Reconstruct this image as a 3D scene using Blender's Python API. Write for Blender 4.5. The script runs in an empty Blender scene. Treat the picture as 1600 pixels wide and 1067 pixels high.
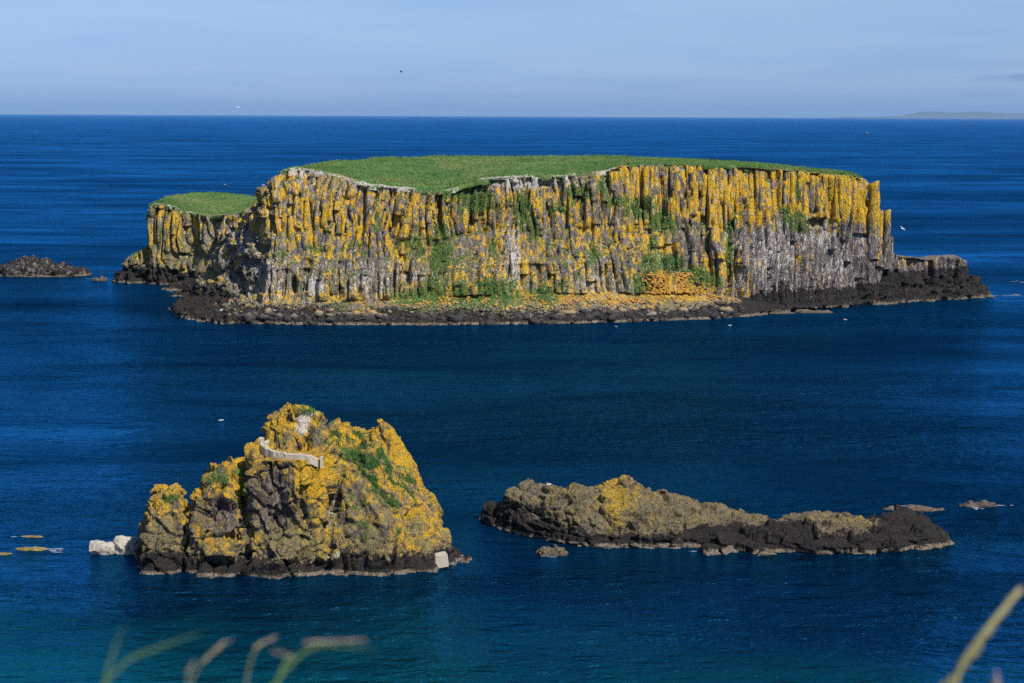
import bpy, bmesh, math, random
import numpy as np
from mathutils import Matrix, Vector

rad = math.radians
scn = bpy.context.scene
col = scn.collection
random.seed(7)
RNG = np.random.default_rng(11)

# ------------------------------------------------------------------ camera
FPX = 2889.0                     # focal length in pixels of a 1600 px wide frame
HCAM = 50.0
PITCH = math.atan(351.7 / FPX)
ROLL = rad(0.25)
cam_d = bpy.data.cameras.new("camera")
cam = bpy.data.objects.new("camera", cam_d)
col.objects.link(cam)
cam_d.sensor_width = 36.0
cam_d.lens = 36.0 * FPX / 1600.0
cam_d.clip_start = 0.05
cam_d.clip_end = 400000.0
MROT = Matrix.Rotation(rad(90) - PITCH, 4, 'X') @ Matrix.Rotation(ROLL, 4, 'Z')
cam.matrix_world = Matrix.Translation((0, 0, HCAM)) @ MROT
cam_d.dof.use_dof = True
cam_d.dof.focus_distance = 330.0
cam_d.dof.aperture_fstop = 7.0
scn.camera = cam
R3 = np.array(MROT.to_3x3())

# ------------------------------------------------------------------ sky and sun
SUN_AZ, SUN_EL = rad(139.0), rad(49.0)      # azimuth clockwise from +Y: behind the camera, to its right
world = bpy.data.worlds.new("World")
scn.world = world
world.use_nodes = True
wn = world.node_tree
for n in list(wn.nodes):
    wn.nodes.remove(n)
def WN(t, **k):
    n = wn.nodes.new(t)
    for a, b in k.items():
        setattr(n, a, b)
    return n
w_out = WN('ShaderNodeOutputWorld')
w_bg = WN('ShaderNodeBackground')
w_bg.inputs[1].default_value = 0.092
sky = WN('ShaderNodeTexSky', sky_type='NISHITA')
sky.sun_disc = False
sky.sun_elevation = SUN_EL
sky.sun_rotation = SUN_AZ
sky.altitude = 50
sky.air_density = 1.0
sky.dust_density = 0.25
sky.ozone_density = 5.0
# thin high cloud, everywhere in the sky, laid out on a flat cloud sheet
tc = WN('ShaderNodeTexCoord')
sep = WN('ShaderNodeSeparateXYZ')
wn.links.new(tc.outputs['Generated'], sep.inputs[0])
def WM(op, a, b=None):
    n = WN('ShaderNodeMath', operation=op)
    for i, v in enumerate((a, b)):
        if v is None:
            continue
        if isinstance(v, (int, float)):
            n.inputs[i].default_value = v
        else:
            wn.links.new(v, n.inputs[i])
    return n.outputs[0]
zc = WM('ADD', WM('MAXIMUM', sep.outputs[2], 0.0), 0.06)
cu, cv = WM('DIVIDE', sep.outputs[0], zc), WM('DIVIDE', sep.outputs[1], zc)
cmb = WN('ShaderNodeCombineXYZ')
wn.links.new(cu, cmb.inputs[0]); wn.links.new(cv, cmb.inputs[1])
cn = WN('ShaderNodeTexNoise')
cn.inputs['Scale'].default_value = 0.7
cn.inputs['Detail'].default_value = 6
cn.inputs['Roughness'].default_value = 0.55
cn.inputs['Distortion'].default_value = 0.6
wn.links.new(cmb.outputs[0], cn.inputs['Vector'])
cr = WN('ShaderNodeMapRange')
cr.inputs['From Min'].default_value = 0.30
cr.inputs['From Max'].default_value = 0.8
cr.inputs['To Max'].default_value = 0.34
wn.links.new(cn.outputs[0], cr.inputs[0])
tint = WN('ShaderNodeMix', data_type='RGBA', blend_type='MULTIPLY')
tint.inputs['Factor'].default_value = 1.0
hz = WN('ShaderNodeMapRange')
hz.inputs['From Min'].default_value = 0.0
hz.inputs['From Max'].default_value = 0.11
wn.links.new(sep.outputs[2], hz.inputs[0])
htint = WN('ShaderNodeMix', data_type='RGBA')
htint.inputs['A'].default_value = (0.42, 0.65, 1.34, 1)
htint.inputs['B'].default_value = (0.90, 0.92, 1.00, 1)
wn.links.new(hz.outputs[0], htint.inputs['Factor'])
wn.links.new(htint.outputs['Result'], tint.inputs['B'])
wn.links.new(sky.outputs[0], tint.inputs['A'])
cmix = WN('ShaderNodeMix', data_type='RGBA')
cmix.inputs['B'].default_value = (5.4, 6.9, 8.8, 1)
wn.links.new(cr.outputs[0], cmix.inputs['Factor'])
wn.links.new(tint.outputs['Result'], cmix.inputs['A'])
dn = WN('ShaderNodeTexNoise'); dn.inputs['Scale'].default_value = 60.0; dn.inputs['Detail'].default_value = 4
dmp = WN('ShaderNodeMapping'); dmp.inputs['Scale'].default_value = (1, 1, 3.0)
wn.links.new(tc.outputs['Generated'], dmp.inputs[0]); wn.links.new(dmp.outputs[0], dn.inputs['Vector'])
dsum = None
for (cpx, cpy, crx, crz) in ((1533, 123, .0115, .0026), (1600, 121, .0080, .0024)):
    v_ = R3 @ np.array([(cpx - 800) / FPX, -(cpy - 533.5) / FPX, -1.0]); v_ /= np.linalg.norm(v_)
    ex = WM('DIVIDE', WM('SUBTRACT', sep.outputs[0], float(v_[0])), crx); ez = WM('DIVIDE', WM('SUBTRACT', sep.outputs[2], float(v_[2])), crz)
    g_ = WM('MULTIPLY', WM('POWER', 2.718, WM('MULTIPLY', WM('ADD', WM('MULTIPLY', ex, ex), WM('MULTIPLY', ez, ez)), -1.0)), WM('GREATER_THAN', sep.outputs[1], 0.0))
    dsum = g_ if dsum is None else WM('ADD', dsum, g_)
dfac = WN('ShaderNodeMapRange'); dfac.inputs['From Min'].default_value = .18; dfac.inputs['From Max'].default_value = .50; dfac.inputs['To Max'].default_value = .5
wn.links.new(WM('MULTIPLY', dsum, dn.outputs[0]), dfac.inputs[0])
dmix = WN('ShaderNodeMix', data_type='RGBA'); dmix.inputs['B'].default_value = (1.6, 2.6, 5.4, 1)
wn.links.new(dfac.outputs[0], dmix.inputs['Factor']); wn.links.new(cmix.outputs['Result'], dmix.inputs['A'])
wn.links.new(dmix.outputs['Result'], w_bg.inputs[0])
wn.links.new(w_bg.outputs[0], w_out.inputs[0])

sun_d = bpy.data.lights.new("sun", 'SUN')
sun_d.energy = 5.0
sun_d.angle = rad(0.53)
sun_d.color = (1.0, 0.93, 0.82)
sun = bpy.data.objects.new("sun", sun_d)
col.objects.link(sun)
sdir = Vector((math.sin(SUN_AZ) * math.cos(SUN_EL), math.cos(SUN_AZ) * math.cos(SUN_EL), math.sin(SUN_EL)))
sun.rotation_euler = sdir.to_track_quat('Z', 'Y').to_euler()
sun.location = sdir * 300

scn.view_settings.view_transform = 'Standard'
scn.view_settings.look = 'None'
scn.view_settings.exposure = 0.12
scn.view_settings.gamma = 1.0
scn.view_settings.use_curve_mapping = False
scn.render.engine = 'CYCLES'
scn.cycles.use_denoising = False
scn.cycles.max_bounces = 6
scn.cycles.volume_bounces = 0
scn.cycles.sample_clamp_direct = 1.25
scn.cycles.sample_clamp_indirect = 3.0
scn.cycles.caustics_reflective = False
scn.cycles.caustics_refractive = False

# ------------------------------------------------------------------ numeric helpers
def hsh(ix, iy, iz, seed=0):
    with np.errstate(over='ignore'):
        h = (ix.astype(np.int64).astype(np.uint32) * np.uint32(374761393)
             + iy.astype(np.int64).astype(np.uint32) * np.uint32(668265263)
             + iz.astype(np.int64).astype(np.uint32) * np.uint32(2147483647 - 58)
             + np.uint32((seed * 974711 + 12345) & 0xffffffff))
        h ^= h >> np.uint32(13)
        h *= np.uint32(1274126177)
        h ^= h >> np.uint32(16)
        h *= np.uint32(2246822519)
        h ^= h >> np.uint32(15)
    return h.astype(np.float64) / 4294967295.0

def vnoise(x, y, z, seed=0):
    fx, fy, fz = np.floor(x), np.floor(y), np.floor(z)
    tx, ty, tz = x - fx, y - fy, z - fz
    q = lambda t: t * t * t * (t * (t * 6 - 15) + 10)
    tx, ty, tz = q(tx), q(ty), q(tz)
    r = 0
    for dz in (0, 1):
        for dy in (0, 1):
            for dx in (0, 1):
                w = (tx if dx else 1 - tx) * (ty if dy else 1 - ty) * (tz if dz else 1 - tz)
                r = r + w * hsh(fx + dx, fy + dy, fz + dz, seed)
    return r * 2 - 1

def fbm(x, y, z, octs=4, seed=0, gain=0.5):
    r, a, s, f = 0, 1.0, 0, 1.0
    for o in range(octs):
        r = r + a * vnoise(x * f + o * 17.3, y * f - o * 9.1, z * f + o * 4.7, seed + o)
        s += a
        a *= gain
        f *= 2.03
    return r / s

def voro2(x, y, seed=0):
    fx, fy = np.floor(x), np.floor(y)
    zz = np.zeros_like(fx)
    f1 = np.full(x.shape, 9.0); f2 = np.full(x.shape, 9.0)
    c1 = np.zeros_like(x); c2 = np.zeros_like(x); ox = np.zeros_like(x)
    for dx in (-1, 0, 1):
        for dy in (-1, 0, 1):
            ax, ay = fx + dx, fy + dy
            px = ax + 0.15 + 0.7 * hsh(ax, ay, zz, seed)
            py = ay + 0.15 + 0.7 * hsh(ax, ay, zz + 1, seed)
            d = np.hypot(px - x, py - y)
            m = d < f1
            f2 = np.where(m, f1, np.minimum(f2, d))
            f1 = np.where(m, d, f1)
            c1 = np.where(m, ax, c1); c2 = np.where(m, ay, c2)
            ox = np.where(m, x - px, ox)
    return f1, f2, c1, c2, ox

def voro3(x, y, z, seed=0):
    fx, fy, fz = np.floor(x), np.floor(y), np.floor(z)
    f1 = np.full(x.shape, 9.0); f2 = np.full(x.shape, 9.0); h = np.zeros_like(x)
    tl = np.zeros_like(x)
    for dx in (-1, 0, 1):
        for dy in (-1, 0, 1):
            for dz in (-1, 0, 1):
                ax, ay, az = fx + dx, fy + dy, fz + dz
                px = ax + hsh(ax, ay, az, seed); py = ay + hsh(ax, ay, az, seed + 1); pz = az + hsh(ax, ay, az, seed + 2)
                d = np.sqrt((px - x) ** 2 + (py - y) ** 2 + (pz - z) ** 2)
                m = d < f1
                f2 = np.where(m, f1, np.minimum(f2, d))
                f1 = np.where(m, d, f1)
                h = np.where(m, hsh(ax, ay, az, seed + 3), h)
                tl = np.where(m, (px - x) * (hsh(ax, ay, az, seed + 4) - .5) + (py - y) * (hsh(ax, ay, az, seed + 5) - .5) + (pz - z) * (hsh(ax, ay, az, seed + 6) - .5), tl)
    return f1, f2, h, tl

def sstep(a, b, x):
    t = np.clip((x - a) / (b - a), 0, 1)
    return t * t * (3 - 2 * t)

def W(px, py, Y):
    """the point at world distance Y that appears at pixel (px, py) of the 1600 px photograph"""
    d = R3 @ np.array([(px - 800) / FPX, -(py - 533.5) / FPX, -1.0])
    t = Y / d[1]
    return np.array([d[0] * t, Y, HCAM + d[2] * t])

def sea_at(px, py):
    d = R3 @ np.array([(px - 800) / FPX, -(py - 533.5) / FPX, -1.0])
    t = -HCAM / d[2]
    return np.array([d[0] * t, d[1] * t, 0.0])

def new_mesh(name, V, F):
    me = bpy.data.meshes.new(name)
    V = np.asarray(V, dtype=np.float32)
    F = np.asarray(F, dtype=np.int32)
    n, k = F.shape
    me.vertices.add(len(V)); me.loops.add(n * k); me.polygons.add(n)
    me.vertices.foreach_set('co', V.ravel())
    me.loops.foreach_set('vertex_index', F.ravel())
    me.polygons.foreach_set('loop_start', np.arange(n, dtype=np.int32) * k)
    me.update(calc_edges=True)
    me.validate()
    return me

def vnormals(V, F):
    if F.shape[1] == 4:
        fn = np.cross(V[F[:, 2]] - V[F[:, 0]], V[F[:, 3]] - V[F[:, 1]])
    else:
        fn = np.cross(V[F[:, 1]] - V[F[:, 0]], V[F[:, 2]] - V[F[:, 0]])
    N = np.zeros_like(V)
    for k in range(F.shape[1]):
        for c in range(3):
            N[:, c] += np.bincount(F[:, k], fn[:, c], len(V))
    return N / np.maximum(np.linalg.norm(N, axis=1, keepdims=True), 1e-9)

def set_attrs(me, d):
    for k, v in d.items():
        a = me.attributes.new(k, 'FLOAT', 'POINT')
        a.data.foreach_set('value', np.asarray(v, dtype=np.float32))

def link(name, me, mat, parent=None, smooth=False):
    o = bpy.data.objects.new(name, me)
    col.objects.link(o)
    if mat is not None and not me.materials:
        me.materials.append(mat)
    if smooth:
        me.polygons.foreach_set('use_smooth', np.ones(len(me.polygons), dtype=bool))
    if parent is not None:
        o.parent = parent
        o.matrix_parent_inverse = parent.matrix_world.inverted() if parent.type != 'EMPTY' else Matrix.Translation(-parent.location)
    return o

def tag(o, label=None, cat=None, group=None, kind=None):
    if label: o['label'] = label
    if cat: o['category'] = cat
    if group: o['group'] = group
    if kind: o['kind'] = kind
    return o

def empty(name, loc, label, cat, group=None):
    o = bpy.data.objects.new(name, None)
    o.location = loc
    o.empty_display_size = 1.0
    col.objects.link(o)
    return tag(o, label, cat, group)

def loft(rings):
    """closed rings of equal length -> solid (verts, polygon list)"""
    n = len(rings[0])
    V = [p for r in rings for p in r]
    F = []
    for i in range(len(rings) - 1):
        for j in range(n):
            a, b = i * n + j, i * n + (j + 1) % n
            F.append((a, b, b + n, a + n))
    F.append(tuple(range(n - 1, -1, -1)))
    F.append(tuple(range((len(rings) - 1) * n, len(rings) * n)))
    return V, F

def remesh(solids, voxel, smooth=2):
    V, F = [], []
    for v, f in solids:
        o = len(V)
        V += [tuple(map(float, p)) for p in v]
        F += [tuple(i + o for i in q) for q in f]
    me = bpy.data.meshes.new("tmp")
    me.from_pydata(V, [], F)
    bm = bmesh.new(); bm.from_mesh(me)
    bmesh.ops.recalc_face_normals(bm, faces=bm.faces[:])
    bm.to_mesh(me); bm.free()
    ob = bpy.data.objects.new("tmp", me)
    col.objects.link(ob)
    md = ob.modifiers.new("r", 'REMESH')
    md.mode = 'VOXEL'; md.voxel_size = voxel
    dg = bpy.context.evaluated_depsgraph_get()
    ev = ob.evaluated_get(dg)
    m2 = ev.to_mesh()
    nv = len(m2.vertices)
    VV = np.empty(nv * 3, dtype=np.float32); m2.vertices.foreach_get('co', VV)
    VV = VV.reshape(-1, 3).astype(np.float64)
    npoly = len(m2.polygons)
    LV = np.empty(len(m2.loops), dtype=np.int32); m2.loops.foreach_get('vertex_index', LV)
    FF = LV.reshape(npoly, 4)
    ev.to_mesh_clear()
    bpy.data.objects.remove(ob); bpy.data.meshes.remove(me)
    E = np.concatenate([FF[:, [0, 1]], FF[:, [1, 2]], FF[:, [2, 3]], FF[:, [3, 0]]])
    for _ in range(smooth):
        S = np.zeros_like(VV); C = np.bincount(E[:, 0], minlength=nv).astype(float)
        for c in range(3):
            S[:, c] = np.bincount(E[:, 0], VV[E[:, 1], c], nv)
        VV = 0.5 * VV + 0.5 * S / np.maximum(C, 1)[:, None]
    return VV, FF

def keep_faces(V, F, mask):
    F = F[mask]
    used = np.zeros(len(V), bool); used[F.ravel()] = True
    idx = np.cumsum(used) - 1
    return V[used], idx[F]

# ------------------------------------------------------------------ materials
class NT:
    def __init__(self, name):
        self.m = bpy.data.materials.new(name)
        self.m.use_nodes = True
        self.t = self.m.node_tree
        self.b = self.t.nodes['Principled BSDF']
        self.out = self.t.nodes['Material Output']
    def n(self, t, **k):
        x = self.t.nodes.new(t)
        for a, b in k.items(): setattr(x, a, b)
        return x
    def l(self, a, b): self.t.links.new(a, b)
    def put(self, v, s):
        if isinstance(v, (int, float)): s.default_value = v
        elif isinstance(v, (tuple, list)): s.default_value = tuple(v) if len(v) == 4 or s.type == 'VECTOR' else tuple(v) + (1,)
        else: self.l(v, s)
    def math(self, op, a, b=0.0, c=None, clamp=False):
        x = self.n('ShaderNodeMath', operation=op); x.use_clamp = clamp
        self.put(a, x.inputs[0]); self.put(b, x.inputs[1])
        if c is not None: self.put(c, x.inputs[2])
        return x.outputs[0]
    def mix(self, f, a, b, mode='MIX'):
        x = self.n('ShaderNodeMix', data_type='RGBA', blend_type=mode)
        self.put(f, x.inputs['Factor']); self.put(a, x.inputs['A']); self.put(b, x.inputs['B'])
        return x.outputs['Result']
    def rng(self, v, a, b, c=0.0, d=1.0):
        x = self.n('ShaderNodeMapRange')
        self.put(v, x.inputs[0])
        for i, q in enumerate((a, b, c, d)): self.put(q, x.inputs[1 + i])
        return x.outputs[0]
    def pos(self, scale=(1, 1, 1), rot=(0, 0, 0)):
        g = self.n('ShaderNodeNewGeometry')
        m = self.n('ShaderNodeMapping')
        m.inputs['Scale'].default_value = scale
        m.inputs['Rotation'].default_value = rot
        self.l(g.outputs['Position'], m.inputs[0])
        return m.outputs[0]
    def noise(self, vec, scale, detail=4, rough=0.55, dist=0.0):
        x = self.n('ShaderNodeTexNoise')
        self.l(vec, x.inputs['Vector'])
        x.inputs['Scale'].default_value = scale; x.inputs['Detail'].default_value = detail
        x.inputs['Roughness'].default_value = rough; x.inputs['Distortion'].default_value = dist
        return x.outputs[0]
    def voro(self, vec, scale, feat='F1', out='Distance'):
        x = self.n('ShaderNodeTexVoronoi', feature=feat)
        self.l(vec, x.inputs['Vector']); x.inputs['Scale'].default_value = scale
        return x.outputs[out]
    def attr(self, nm):
        x = self.n('ShaderNodeAttribute'); x.attribute_name = nm
        return x.outputs['Fac']
    def bump(self, h, strength, dist, normal=None):
        x = self.n('ShaderNodeBump')
        x.inputs['Strength'].default_value = strength; x.inputs['Distance'].default_value = dist
        self.l(h, x.inputs['Height'])
        if normal is not None: self.l(normal, x.inputs['Normal'])
        return x.outputs[0]

def rock_material(name, k=1.0, speck=.22, cellw=.55, vstretch=0.35, sl=1.0, dark=(0.040, 0.037, 0.044), light=(0.34, 0.31, 0.31),
                  orange=(0.72, 0.385, 0.010), orange2=(0.45, 0.35, 0.055), pale=(0.27, 0.235, 0.105)):
    """weathered basalt; k = metres per unit of pattern; where lichen, turf, guano, the tidal zone and painted shade sit comes from vertex attributes"""
    t = NT(name)
    P = t.pos((1, 1, 1)); PS = t.pos((1, 1, vstretch))
    PSS = t.pos((1, 1, 0.10))
    big = t.noise(PS, 0.22 / k, 3)
    mid = t.noise(PS, 0.9 / k, 5, 0.6)
    fine = t.noise(P, 3.2 / k, 5, 0.65)
    streak = t.noise(PSS, 1.5 / k, 4, 0.6)
    base = t.mix(t.rng(t.math('ADD', t.math('MULTIPLY', streak, .6), t.math('MULTIPLY', fine, .5)), .40, .74), dark, light)
    base = t.mix(t.rng(big, .42, .7, 0, .55), base, (0.15, 0.115, 0.10))
    cell = t.n('ShaderNodeTexVoronoi'); t.l(PS, cell.inputs['Vector']); cell.inputs['Scale'].default_value = 1.15 * sl / k
    cs_ = t.n('ShaderNodeSeparateColor'); t.l(cell.outputs['Color'], cs_.inputs[0])
    cR, cG, cB = cs_.outputs[0], cs_.outputs[1], cs_.outputs[2]
    base = t.mix(1.0, base, t.mix(cB, (0.55, 0.55, 0.57), (1.5, 1.47, 1.45)), 'MULTIPLY')
    # pale olive crust lichen
    pm = t.math('ADD', t.attr('pale'), t.math('MULTIPLY', t.math('SUBTRACT', t.math('ADD', t.math('MULTIPLY', mid, .6), t.math('MULTIPLY', fine, .4)), .5), 3.2))
    pm = t.math('ADD', pm, t.math('MULTIPLY', t.math('SUBTRACT', cG, .5), .45))
    c = t.mix(t.rng(pm, .42, .66, 0, .88), base, t.mix(t.rng(fine, .35, .68), pale, (0.16, 0.145, 0.075)))
    # orange lichen
    n2 = t.noise(t.pos((1, 1, vstretch * .65)), 0.55 * sl / k, 5, 0.58, 0.3)
    lm = t.math('ADD', t.attr('lichen'), t.math('MULTIPLY', t.math('SUBTRACT', t.math('ADD', t.math('MULTIPLY', n2, 1 - speck), t.math('MULTIPLY', t.noise(P, 5.5 / k, 4, .7) if speck > .3 else fine, speck)), .5), 3.8))
    lm = t.math('ADD', lm, t.math('MULTIPLY', t.math('SUBTRACT', cR, .5), cellw))
    oc = t.mix(t.rng(t.noise(P, 1.1 / k, 4), .38, .64), orange, orange2)
    oc = t.mix(t.rng(t.noise(P, 4.5 / k, 4, .7), .54, .68, 0, .8), oc, (0.085, 0.065, 0.03))
    c = t.mix(t.rng(lm, .46, .62), c, oc)
    # turf
    gm = t.math('ADD', t.attr('turf'), t.math('MULTIPLY', t.math('SUBTRACT', t.noise(PS, .7 / k, 6, .68), .5), 3.4))
    gc = t.mix(t.rng(t.noise(P, 1.6 / k, 4), .35, .66), (0.046, 0.100, 0.020), (0.125, 0.185, 0.038))
    gc = t.mix(t.rng(t.noise(P, .5 / k, 3), .48, .66, 0, .8), gc, (0.20, 0.185, 0.055))
    gf = t.rng(gm, .44, .60)
    c = t.mix(gf, c, gc)
    # guano
    n3 = t.noise(t.pos((1, 1, 0.055)), 1.9 / k, 5, .68)
    wm = t.math('ADD', t.attr('guano'), t.math('MULTIPLY', t.math('SUBTRACT', t.math('ADD', t.math('MULTIPLY', n3, .8), t.math('MULTIPLY', fine, .2)), .5), 3.8))
    c = t.mix(t.rng(wm, .56, .74, 0, .92), c, t.mix(fine, (0.70, 0.67, 0.63), (0.42, 0.39, 0.37)))
    # black: tidal crust and painted cleft shade; barnacles at the waterline
    wt = t.math('ADD', t.attr('wet_or_shade'), t.math('ADD', t.math('MULTIPLY', t.math('SUBTRACT', mid, .5), 2.0), t.math('MULTIPLY', t.math('SUBTRACT', cG, .5), .35)))
    wf = t.rng(wt, .42, .60)
    c = t.mix(t.math('MULTIPLY', wf, .95), c, t.mix(t.rng(fine, .4, .75), (0.009, 0.008, 0.010), (0.046, 0.041, 0.041)))
    bm_ = t.math('ADD', t.attr('barnacle'), t.math('MULTIPLY', t.math('SUBTRACT', fine, .5), 1.5))
    c = t.mix(t.rng(bm_, .45, .68, 0, .85), c, t.mix(t.rng(mid, .4, .65), (0.30, 0.25, 0.19), (0.15, 0.115, 0.085)))
    c = t.mix(t.math('MULTIPLY', t.attr('earth'), t.rng(fine, .35, .5)), c, (0.36, 0.235, 0.175))
    t.l(c, t.b.inputs['Base Color'])
    t.l(t.rng(wf, 0, 1, .92, .62), t.b.inputs['Roughness'])
    t.b.inputs['Specular IOR Level'].default_value = 0.22
    cr = t.voro(PS, 1.3 / k, 'DISTANCE_TO_EDGE')
    h = t.math('ADD', t.math('MULTIPLY', fine, .6), t.math('MULTIPLY', t.rng(cr, 0, .12), .45))
    h = t.math('ADD', h, t.math('MULTIPLY', t.noise(P, 9 / k, 3, .6), .25))
    t.l(t.bump(h, 1.0, 0.5 * k), t.b.inputs['Normal'])
    return t.m

def simple_rock(name, c1, c2, c3, k=1.0, bump=0.2, rough=.9):
    t = NT(name)
    P = t.pos()
    f = t.noise(P, 2.5 / k, 6, .65); g = t.noise(P, .7 / k, 3)
    c = t.mix(t.rng(f, .38, .66), c1, c2)
    c = t.mix(t.rng(g, .5, .7, 0, .8), c, c3)
    t.l(c, t.b.inputs['Base Color']); t.b.inputs['Roughness'].default_value = rough
    t.b.inputs['Specular IOR Level'].default_value = 0.25
    t.l(t.bump(f, .8, bump * k), t.b.inputs['Normal'])
    return t.m

M_island = rock_material('basalt_cliff', k=1.0)
M_stack = rock_material('basalt_stack', k=0.42, speck=.5, cellw=.3, vstretch=0.6, sl=0.8, orange=(0.66, 0.36, 0.012), orange2=(0.44, 0.30, 0.045), dark=(0.038, 0.034, 0.032), light=(0.25, 0.215, 0.18), pale=(0.30, 0.24, 0.095))
M_skerry = rock_material('basalt_skerry', k=0.42, speck=.5, cellw=.25, vstretch=0.8, orange=(0.50, 0.30, 0.02), orange2=(0.33, 0.24, 0.05),
                         pale=(0.235, 0.180, 0.085), dark=(0.034, 0.029, 0.026), light=(0.24, 0.20, 0.16))
M_lime = simple_rock('pale_limestone', (0.36, 0.33, 0.285), (0.50, 0.47, 0.42), (0.20, 0.175, 0.14), .3, .25)
M_white = simple_rock('whitewash', (0.62, 0.58, 0.50), (0.27, 0.23, 0.17), (0.40, 0.32, 0.20), .14, .4)
M_reef = simple_rock('weedy_reef', (0.26, 0.20, 0.05), (0.10, 0.085, 0.035), (0.32, 0.26, 0.10), .35, .2, .6)
M_brown = simple_rock('wet_brown_rock', (0.10, 0.08, 0.07), (0.035, 0.03, 0.03), (0.20, 0.165, 0.13), .5, .25, .7)

def boulder_material():
    t = NT('shore_boulder')
    P = t.pos()
    g = t.n('ShaderNodeNewGeometry'); s = t.n('ShaderNodeSeparateXYZ'); t.l(g.outputs['Position'], s.inputs[0])
    oi = t.n('ShaderNodeObjectInfo')
    nb = t.noise(P, .12, 3); f = t.noise(P, 2.2, 5, .65); m = t.noise(P, .7, 4)
    h = t.math('ADD', s.outputs[2], t.math('MULTIPLY', t.math('SUBTRACT', nb, .5), 3.0))
    h = t.math('ADD', h, t.math('MULTIPLY', t.math('SUBTRACT', m, .5), 1.6))
    h = t.math('ADD', h, t.math('MULTIPLY', t.math('SUBTRACT', oi.outputs['Random'], .5), 1.2))
    black = t.mix(t.rng(f, .4, .7), (0.022, 0.020, 0.022), (0.085, 0.078, 0.075))
    tan = t.mix(t.rng(f, .38, .62), (0.13, 0.11, 0.085), (0.34, 0.28, 0.18))
    org = t.mix(t.rng(f, .40, .66), (0.62, 0.295, 0.014), (0.20, 0.15, 0.07))
    c = t.mix(t.rng(h, 2.0, 2.9), black, tan)
    c = t.mix(t.rng(h, 2.9, 3.7, 0, .9), c, org)
    c = t.mix(t.rng(oi.outputs['Random'], .955, .965, 0, .8), c, (0.5, 0.46, 0.42))
    t.l(c, t.b.inputs['Base Color']); t.b.inputs['Roughness'].default_value = .85
    t.b.inputs['Specular IOR Level'].default_value = .25
    t.l(t.bump(f, .8, .2), t.b.inputs['Normal'])
    return t.m
M_boulder = boulder_material()

def turf_material(name, k=1.0):
    t = NT(name)
    P = t.pos()
    big = t.noise(P, .035 / k, 4, .6); mid = t.noise(P, .22 / k, 5, .6); f = t.noise(P, 1.4 / k, 6, .7)
    c = t.mix(t.rng(mid, .38, .66), (0.066, 0.145, 0.040), (0.120, 0.225, 0.066))
    c = t.mix(t.rng(f, .5, .78, 0, .7), c, (0.045, 0.090, 0.026))
    c = t.mix(t.rng(big, .46, .62, 0, .75), c, (0.185, 0.215, 0.075))
    c = t.mix(t.rng(t.noise(P, .09 / k, 4, .6), .52, .66, 0, .6), c, (0.050, 0.105, 0.030))
    c = t.mix(t.math('MULTIPLY', t.rng(mid, .60, .72), t.rng(f, .45, .6)), c, (0.13, 0.10, 0.045))
    em = t.math('ADD', t.attr('earth'), t.math('MULTIPLY', t.math('SUBTRACT', f, .5), 1.4))
    c = t.mix(t.rng(em, .45, .6), c, (0.40, 0.27, 0.20))
    gm = t.math('ADD', t.attr('guano'), t.math('MULTIPLY', t.math('SUBTRACT', f, .5), 2.4))
    c = t.mix(t.rng(gm, .52, .66), c, (0.55, 0.51, 0.48))
    t.l(c, t.b.inputs['Base Color']); t.b.inputs['Roughness'].default_value = 1
    t.b.inputs['Specular IOR Level'].default_value = .1
    t.l(t.bump(t.math('ADD', f, t.math('MULTIPLY', mid, .8)), 1.0, .55 * k), t.b.inputs['Normal'])
    return t.m
M_turf = turf_material('island_turf')

def blade_material(name, c1, c2, dry=None):
    t = NT(name)
    f = t.math('ADD', t.math('MULTIPLY', t.noise(t.pos(), .8, 4), .35), t.math('MULTIPLY', t.noise(t.pos(), .07, 5), .65))
    cc = t.mix(t.rng(f, .40, .60), c1, c2)
    if dry: cc = t.mix(t.math('MULTIPLY', t.rng(t.noise(t.pos((.5, 1, 1)), .11, 5, .65, .5), .52, .64), .7), cc, dry)
    if dry: cc = t.mix(t.math('MULTIPLY', t.rng(t.noise(t.pos((.6, 1, 1)), .045, 5, .7, .6), .56, .66), .6), cc, (0.055, 0.085, 0.028))
    t.l(cc, t.b.inputs['Base Color'])
    t.b.inputs['Roughness'].default_value = .8
    t.b.inputs['Specular IOR Level'].default_value = .2
    return t.m
M_tuft = blade_material('turf_blades', (0.052, 0.145, 0.036), (0.150, 0.255, 0.075), (0.235, 0.225, 0.085))

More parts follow.
